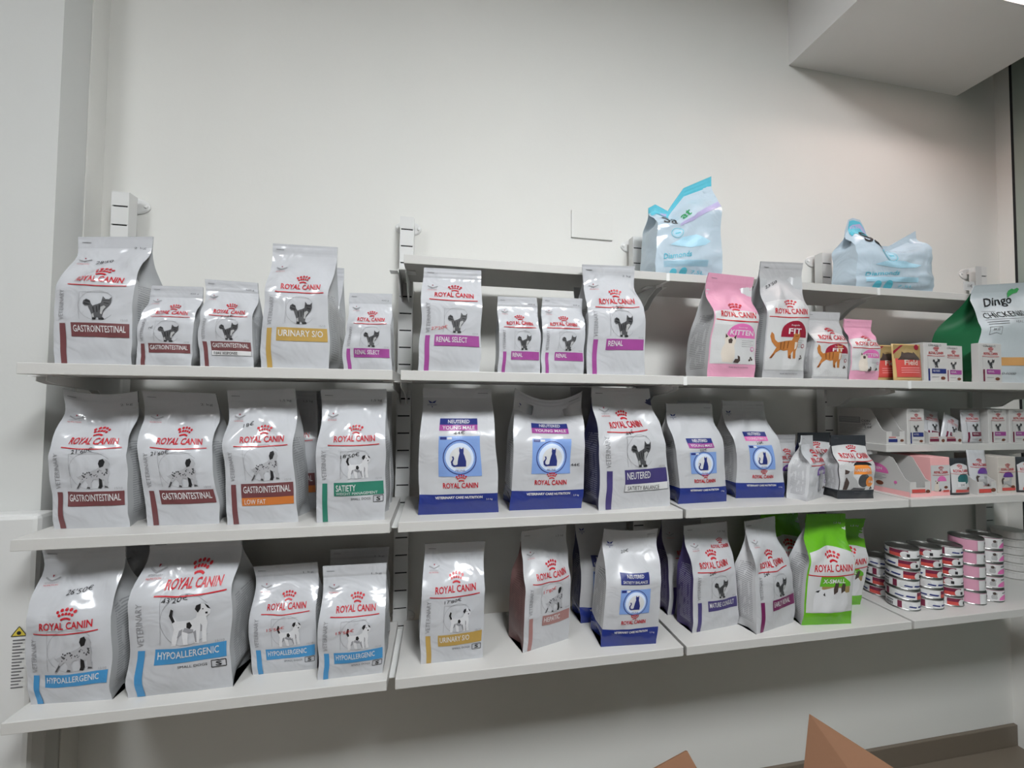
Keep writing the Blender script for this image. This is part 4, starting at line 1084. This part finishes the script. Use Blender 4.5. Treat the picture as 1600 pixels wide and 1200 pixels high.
fp = Print(lambda u, v, off: Vector((u * .076, -off, v * .040)), .076, .040, t)
fp.rect(ink('fieldred'), .05, .15, .70, .45, 1); fp.disc(ink('kibble'), .80, .35, .13, 2, 12, .6); fp.done('lip_print')
pouch('white cat food pouch with violet label standing in the narrow tray', 2.487, 2.562, -.208, Z2 + .003, .132, arc_pouch('violet', True, False), M_FILM_MATT, lean=-.10, tilt=.04)
def violet_box(p): arc_pouch('violet', True, False)(p)
carton('beige carton with violet label right of the narrow tray', 2.578, 2.652, -.220, Z2, .114, .11, printer=violet_box, m=mat('beige_carton', srgb(196, 190, 182), .5))
pouch('charcoal and mint cat food pouch at the right edge of the third row', 2.662, 2.738, -.216, Z2, .112, arc_pouch('heart', False, True), M_BLACKF, lean=-.04)

# ------------------------------------------------------------------ cans
def can(label, x, y, z, r, h, kind, rot, group):
    t = tag(empty('food_can', (x, y, z), rot), label, 'can', group)
    MB().lathe([(0, .0005), (r - .002, .0005), (r, .002), (r - .0012, .004), (r - .0012, h - .004), (r, h - .002), (r - .0006, h), (r - .003, h), (r - .0035, h - .003), (0, h - .003)], 32).build('tin', M_TIN, t, smooth=False)
    k = r - .0010; nn = 32
    V = []; F = []
    for i in range(nn):
        a = 2 * math.pi * i / nn
        V += [(k * math.cos(a), k * math.sin(a), .0042), (k * math.cos(a), k * math.sin(a), h - .0042)]
    for i in range(nn):
        j = (i + 1) % nn
        F.append((2 * i, 2 * j, 2 * j + 1, 2 * i + 1))
    lab = link('paper_label', V, F, mat('can_white', (.70, .70, .70), .45) if kind == 'white' else mat('can_pink', srgb(206, 150, 172), .45), t, smooth=True)
    hh = h - .0084
    p = Print(lambda u, v, off: Vector(((k + off) * math.cos(u * 6.28318 - 1.5708), (k + off) * math.sin(u * 6.28318 - 1.5708), .0042 + v * hh)), 2 * math.pi * k, hh, lab)
    if kind == 'white':
        p.rect(ink('wine'), .12, .50, .30, .96, 1); p.rect(ink('fieldred'), .12, .05, .30, .50, 1)
        p.disc(M_WHITEINK, .27, .38, .045, 2, 12); p.rect(M_INK, .285, .15, .315, .55, 3)
        p.poly(ink('navy'), [(.0, .30), (.09, .25), (.10, .45), (.01, .50)], 1)
        p.path(M_INK, [(.40, .30), (.62, .30)], .012, 1)
        for i in range(9): p.rect(M_INK, .66 + i * .011, .12, .666 + i * .011, .52, 1)
        p.path(M_GREY, [(.68, .75), (.76, .75)], .012, 1)
        p.rect(ink('wine'), .80, .05, .84, .96, 1); p.disc(M_WHITEINK, .90, .5, .04, 1, 12); p.poly(ink('navy'), [(.90, .30), (.98, .25), (.985, .42), (.91, .48)], 2)
    else:
        p.rect(M_WHITEINK, .02, .02, .34, .98, 1)
        p.art(ink('catlight'), A_KIT, .10, .15, .09, 2, 1.0); p.disc(ink('sable'), .135, .72, .018, 3, 8)
        p.poly(ink('pinklab'), [(.36, .1)] + [(.27 + .09 * math.cos(math.pi * i / 10), .1 + .5 * math.sin(math.pi * i / 10)) for i in range(11)], 2)
        p.path(M_GREY, [(.22, .78), (.33, .82)], .014, 2)
        p.done('label_print')
        for i in range(4): p.path(M_PINK, [(.60, .3 + i * .12), (.85, .3 + i * .12)], .006, 1)
    p.done('label_print' if kind == 'white' else 'label_lines')
rr = random.Random(11)
rots = (-.35, 1.9, -.9, 2.2, .1, -.6, 1.2, -.2)
for nm, x, y, n in (('leftmost and lowest', 2.292, -.078, 4), ('frontmost left', 2.274, -.163, 6), ('second', 2.358, -.166, 6), ('third', 2.442, -.164, 6)):
    for i in range(n):
        can('white and red can, %s from the bottom, %s white stack' % (('first', 'second', 'third', 'fourth', 'fifth', 'sixth')[i], nm), x + rr.uniform(-.001, .001), y + rr.uniform(-.001, .001), Z3 + .0310 * i, .0405, .0308, 'white', -1.75 + .8 * rots[(i * 3 + int(x * 100)) % 8], 'white and red cat food cans')
for nm, x, y, rz in (('left', 2.526, -.168, -.55), ('right', 2.610, -.162, -1.35)):
    for i in range(5):
        can('pink kitten food can, %s from the bottom, %s pink stack' % (('first', 'second', 'third', 'fourth', 'fifth')[i], nm), x + rr.uniform(-.001, .001), y + rr.uniform(-.001, .001), Z3 + .0412 * i, .0405, .0410, 'pink', rz + rr.uniform(-.12, .12), 'pink kitten food cans')
for i in range(6):
    t = tag(empty('white_tub', (2.912, -.055, Z3 + .0285 * i)), 'round white tub, %s from the bottom of the stack at the right edge' % ('first', 'second', 'third', 'fourth', 'fifth', 'sixth')[i], 'tub', 'stacked white tubs')
    MB().lathe([(0, 0), (.038, 0), (.042, .004), (.044, .024), (.046, .025), (.046, .0283), (0, .0283)], 28).build('tub', M_CARD, t, smooth=False)

# ------------------------------------------------------------------ white appliance left of the shelves
t = tag(empty('white_appliance', (-.27, -.105, .30)), 'white metal appliance with a yellow warning label left of the shelves', 'appliance')
MB().box(-.23, .225, -.025, .024, 0, .786).build('housing', M_STEEL, t, bevel=.010)
pp = Print(lambda u, v, off: Vector((.185 + u * .032, -.025 - off, .395 + v * .15)), .032, .15, t)
pp.poly(mat('warning_yellow', srgb(206, 186, 70), .5), [(.05, .86), (.95, .86), (.5, 1.0)], 1)
pp.path(M_INK, [(.05, .86), (.95, .86), (.5, 1.0), (.05, .86)], .05, 2); pp.disc(M_INK, .5, .905, .13, 3, 10)
for i in range(16): pp.path(M_GREY, [(.15, .80 - i * .045), (.85 - (i % 3) * .12, .80 - i * .045)], .08, 1)
pp.done('warning_label')

# ------------------------------------------------------------------ open cardboard box on the floor
M_KRAFT = mat('kraft_cardboard', srgb(128, 94, 72), .8, .2, bump=.05, bscale=40)
t = tag(empty('cardboard_box', (1.20, -.86, 0)), 'open brown cardboard box on the floor with two flaps standing up', 'box')
def sheet(name, pts, th=.004):
    P = [Vector(p) - Vector((1.20, -.86, 0)) for p in pts]
    n = (P[1] - P[0]).cross(P[-1] - P[0]).normalized() * th
    k = len(P)
    F = [tuple(range(k)), tuple(range(2 * k - 1, k - 1, -1))] + [(i, i + k, (i + 1) % k + k, (i + 1) % k) for i in range(k)]
    link(name, [p for p in P] + [p + n for p in P], F, M_KRAFT, t)
A, B = Vector((1.40, -.61, .56)), Vector((.965, -.745, .56))
C, D = Vector((1.52, -1.04, .56)), Vector((1.085, -1.175, .56))
for nm, a, b in (('back_wall', B, A), ('side_wall', A, C), ('front_wall', C, D), ('side_wall', D, B)):
    sheet(nm, [(a.x, a.y, 0), (b.x, b.y, 0), tuple(b), tuple(a)])
sheet('bottom', [(p.x, p.y, .002) for p in (A, B, D, C)])
sheet('flap', [(1.405, -.62, .56), (1.50, -1.02, .56), (1.67, -1.00, .760), (1.518, -.55, .773)])
sheet('flap', [(.985, -.735, .56), (1.36, -.62, .56), (1.262, -.55, .745), (.95, -.64, .745)])
